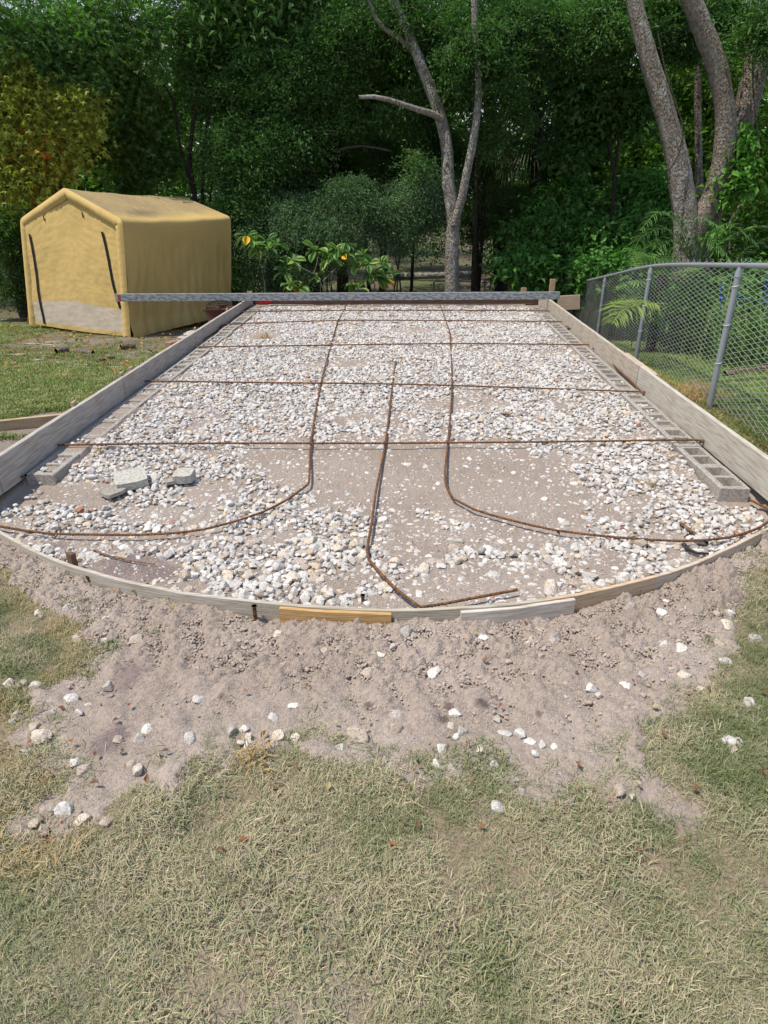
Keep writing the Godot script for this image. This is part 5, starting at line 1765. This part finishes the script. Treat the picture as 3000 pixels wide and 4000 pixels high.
func feather(parent: Node, ctrl: Array, l: float, col: Color, n: int) -> void:
	var st := st_new()
	var pts := spline(ctrl, 0.04)
	for i in pts.size() - 1:
		wire(st, pts[i], pts[i + 1], 0.006, col * 1.1)
	for k in n:
		var f := lerpf(0.18, 0.99, float(k) / (n - 1))
		var i := clampi(int(f * (pts.size() - 1)), 0, pts.size() - 2)
		var t: Vector3 = (pts[i + 1] - pts[i]).normalized()
		var s := t.cross(Vector3.UP).normalized()
		for sg in [-1.0, 1.0]:
			var dir: Vector3 = (s * sg * 0.8 + t * 0.7 + Vector3(0, 0.12 + rng.randfn() * 0.12, 0)).normalized()
			var ll := l * sin(clampf(f, 0.1, 0.95) * PI * 0.8 + 0.4) * rng.randf_range(0.85, 1.1)
			var w := dir.cross(Vector3(0.1, 1, 0.2)).normalized() * 0.009
			var p: Vector3 = pts[i]
			var m := p + dir * ll * 0.5
			var e := p + dir * ll - Vector3(0, ll * 0.25, 0)
			quad(st, p - w * 0.5, m - w, m + w, p + w * 0.5, col)
			st.set_color(col)
			for q in [m - w, e, m + w]:
				st.add_vertex(q)
	part("frond", done(st), M.glossy_leaf, parent)

# big-leaved saplings behind the screed
func big_leaf() -> ArrayMesh:
	var st := st_new()
	st.set_smooth_group(0)
	var rows := [[0.0, 0.006, 0.0], [0.12, 0.018, 0.01], [0.35, 0.045, 0.03], [0.6, 0.062, 0.035], [0.8, 0.052, 0.02], [0.93, 0.028, -0.005], [1.0, 0.002, -0.03]]
	for i in rows.size() - 1:
		var a = rows[i]
		var b = rows[i + 1]
		for s in [-1.0, 1.0]:
			var p := [Vector3(0, a[2] * 0.6, a[0] * 0.22), Vector3(0, b[2] * 0.6, b[0] * 0.22), Vector3(s * b[1] * 0.95, b[2] * 0.6 + b[1] * 0.15, b[0] * 0.22), Vector3(s * a[1] * 0.95, a[2] * 0.6 + a[1] * 0.15, a[0] * 0.22)]
			quad(st, p[0], p[1], p[2], p[3], Color.WHITE)
	return done(st)

func build_saplings() -> void:
	var lm := big_leaf()
	var mats := []
	for c in [Color(0.10, 0.19, 0.045), Color(0.14, 0.25, 0.06), Color(0.07, 0.15, 0.045), Color(0.20, 0.30, 0.08), Color(0.55, 0.33, 0.03)]:
		var m: StandardMaterial3D = M.glossy_leaf.duplicate()
		m.vertex_color_use_as_albedo = false
		m.albedo_color = c.linear_to_srgb()
		mats.append(m)
	# each: stem polylines in the photo, then leaf rosettes
	var kinds := [
		["smallest big-leaved sapling with a bare forked stem next to the shelter", 13.2, [[1036, 1180, 1035, 1080, 1032, 1065, 1008, 1020, 998, 975], [1032, 1065, 1038, 1020, 1042, 980]], [[985, 940, 9], [1010, 965, 8], [1050, 965, 8], [1075, 955, 6], [1040, 940, 7], [965, 920, 6]]],
		["widest big-leaved sapling with forked pale branches behind the screed", 13.0, [[1264, 1190, 1264, 1140, 1262, 1100, 1220, 1065, 1150, 1035, 1130, 1020], [1262, 1098, 1290, 1070, 1330, 1030, 1345, 1010], [1225, 1070, 1238, 1030, 1245, 990], [1290, 1180, 1290, 1100, 1300, 1060]], [[1140, 1015, 9], [1115, 1060, 8], [1135, 1110, 9], [1165, 1125, 7], [1235, 975, 10], [1275, 985, 8], [1290, 1010, 8], [1245, 1075, 5], [1345, 990, 9], [1350, 950, 7], [1320, 975, 6], [1120, 1040, 6]]],
		["dense big-leaved sapling closest to the pale forked tree", 13.1, [[1468, 1190, 1466, 1130, 1458, 1085, 1440, 1040], [1440, 1180, 1400, 1130, 1385, 1110]], [[1455, 1065, 11], [1470, 1080, 10], [1440, 1030, 8], [1490, 1030, 8], [1420, 995, 7], [1400, 1020, 7], [1380, 1105, 8], [1400, 1125, 6], [1510, 1085, 6], [1385, 1040, 5]]]]
	for k in kinds:
		var o := thing("big_leaf_sapling", k[0], "sapling", Vector3.ZERO, 0, "big-leaved saplings behind the screed")
		for s in k[2]:
			limb(o, s, k[1], k[1], 0.014, 0.008, Color(0.33, 0.28, 0.22), "stem", 7)
		for ro in k[3]:
			var c := at(ro[0], ro[1], k[1] + rng.randfn() * 0.12)
			for i in ro[2]:
				var a: float = TAU * i / ro[2] + rng.randfn() * 0.3
				var b := Basis(Vector3.UP, a) * Basis(Vector3.RIGHT, rng.randf_range(-0.6, 0.9)) * Basis(Vector3.BACK, rng.randfn() * 0.45)
				var yellow := rng.randf() < 0.07
				var m: int = 4 if yellow else rng.randi() % 4
				if yellow:
					b = b * Basis(Vector3.RIGHT, 1.0)
				part("leaf", lm, mats[m], o, Transform3D(b.scaled(Vector3.ONE * rng.randf_range(0.85, 1.35)), c + b.z * 0.015))

func build_behind_fence() -> void:
	var o := thing("blue_pipe_stand", "bright blue pipe stand in the shade behind the fence", "pipe stand")
	for s in [[2816, 1110, 2816, 1230], [2879, 1060, 2876, 1230], [2990, 1080, 2985, 1240]]:
		part("upright", tube_mesh([at(s[0], s[1], 9.6), at(s[2], s[3] + 60, 9.6)], [0.011, 0.011], 8, Color(0.03, 0.10, 0.30)), M.plastic, o)
	part("crossbar", tube_mesh([at(2810, 1166, 9.58), at(3060, 1174, 9.58)], [0.010, 0.010], 8, Color(0.03, 0.10, 0.30)), M.plastic, o)
	var a := at(2830, 1480, 7.6)
	one("fallen_branch", tube_mesh(spline([at(2830, 1460, 7.2), at(2900, 1448, 7.3), at(3040, 1430, 7.5)], 0.05), even(60, 0.03, 0.02), 8, Color(0.33, 0.24, 0.16), 0.2), M.bark, "bare fallen branch lying on the lawn behind the fence", "branch")
	var fl := on(1640, 1075, -1.55)
	var pts := [Vector3(0.5, -1.5, -31), Vector3(2.6, -1.35, -30), Vector3(4.2, -1.4, -31)]
	one("fallen_log", tube_mesh(spline(pts, 0.2), even(60, 0.14, 0.1), 8, Color(0.42, 0.40, 0.37), 0.1), M.bark, "pale fallen log lying far back in the wood", "log")

# ------------------------------------------------------------------ scene
func _ready() -> void:
	rng.seed = 20240917
	var cam := Camera3D.new()
	cam.name = "camera"
	cam.fov = rad_to_deg(2.0 * atan(2000.0 / FOCAL))
	cam.near = 0.05
	cam.far = 2000.0
	cam.position = Vector3(0, EYE, 0)
	cam.rotation.x = -PITCH
	add_child(cam)
	cam.current = true
	var env := Environment.new()
	env.background_mode = Environment.BG_SKY
	var sky := Sky.new()
	var sm := ProceduralSkyMaterial.new()
	sm.sky_top_color = Color(0.52, 0.62, 0.78)
	sm.sky_horizon_color = Color(0.95, 0.95, 0.95)
	sm.sky_curve = 0.18
	sm.ground_bottom_color = Color(0.25, 0.22, 0.18)
	sm.ground_horizon_color = Color(0.5, 0.52, 0.5)
	sky.sky_material = sm
	env.sky = sky
	env.background_energy_multiplier = 1.35
	env.tonemap_mode = Environment.TONE_MAPPER_LINEAR
	env.tonemap_exposure = 1.17
	env.sdfgi_enabled = true
	env.ssao_enabled = true
	env.ssil_enabled = true
	var we := WorldEnvironment.new()
	we.name = "environment"
	we.environment = env
	add_child(we)
	var sun := DirectionalLight3D.new()
	sun.name = "sun"
	sun.light_energy = 1.6
	sun.light_color = Color(1.0, 0.962, 0.905)
	sun.light_angular_distance = 0.55
	sun.shadow_enabled = true
	add_child(sun)
	sun.look_at_from_position(SUN_DIR * 40.0, Vector3.ZERO, Vector3(0, 0, -1))

	nz.seed = 11
	nz.frequency = 0.02
	nz.fractal_octaves = 3
	nf.seed = 12
	nf.frequency = 1.0
	nf.fractal_octaves = 3
	nc.seed = 13
	nc.noise_type = FastNoiseLite.TYPE_CELLULAR
	nc.frequency = 38.0
	nc.fractal_octaves = 2
	make_materials()
	# outlines read from the photograph, laid on the ground
	for p in [[-130, 2000], [0, 2077], [151, 2158], [289, 2212], [500, 2270], [723, 2315], [1000, 2348], [1266, 2370], [1523, 2380], [1780, 2374], [2000, 2358], [2242, 2322], [2482, 2269], [2627, 2230], [2800, 2160], [2958, 2085], [3080, 2020]]:
		var q := on(p[0], p[1], form_top)
		form_poly.append(Vector2(q.x, -q.z))
	for p in [[-200, 2060], [0, 2230], [60, 2278], [145, 2339], [300, 2440], [372, 2540], [375, 2600], [160, 2640], [-10, 2640], [-10, 2700], [120, 2730], [108, 2800], [40, 2850], [60, 2920], [180, 2940], [253, 3044], [90, 3140], [30, 3230], [90, 3290], [271, 3270], [410, 3140], [560, 3090], [723, 3104], [783, 2970], [1000, 3030], [1090, 2930], [1360, 2995], [1512, 3020], [1663, 3040], [1904, 3053], [2000, 3104], [2211, 3165], [2422, 3150], [2542, 3195], [2573, 3260], [2700, 3260], [2723, 3104], [2573, 3044], [2482, 2911], [2633, 2800], [2663, 2730], [2844, 2592], [2874, 2490], [2892, 2350], [2940, 2230], [3200, 2060], [3100, 1950], [1500, 2200], [-100, 1950]]:
		var q := on(p[0], p[1], -0.045)
		dirt_poly.append(Vector2(q.x, -q.z))
	var dk := Color(0.085, 0.065, 0.06)
	var pu := Color(0.20, 0.15, 0.145)
	for s in [[1760, 2722, 0.03, dk], [1735, 2775, 0.026, dk], [1885, 2722, 0.03, dk], [1935, 2690, 0.024, dk], [2110, 2760, 0.02, dk], [1440, 2720, 0.028, dk], [420, 2870, 0.09, pu], [500, 2610, 0.10, pu], [860, 2700, 0.02, dk], [490, 2210, 0.2, pu], [620, 2240, 0.12, pu], [180, 2150, 0.15, pu]]:
		dark_spots.append([on(s[0], s[1], -0.03), s[2], s[3]])
	for s in [[110, 1675, 0.3, 0.2], [190, 1625, 0.12, 0.15], [30, 1745, 0.35, 0.2], [700, 1330, 0.2, 0.2]]:
		sand_patches.append([hit(s[0], s[1]), s[2], s[3]])
	for k in 10:
		stone_meshes.append(lump(100 + k, 9 + k % 5))
	for c in [Color(0.62, 0.60, 0.57), Color(0.52, 0.505, 0.48), Color(0.60, 0.54, 0.46), Color(0.46, 0.395, 0.33), Color(0.43, 0.405, 0.375), Color(0.68, 0.665, 0.64)]:
		stone_tints.append(tint(c))
	tint_grass = M.grass.duplicate()
	tint_grass.albedo_color = lin(0.40, 0.28, 0.13)

	build_ground()
	build_forms()
	build_blocks()
	build_fence()
	build_shelter()
	make_sprigs()
	build_trees()
	build_saplings()
	build_rebar()
	build_gravel()
	build_stones()
	build_pad_things()
	build_lawn_things()
	build_behind_fence()
	build_grass()
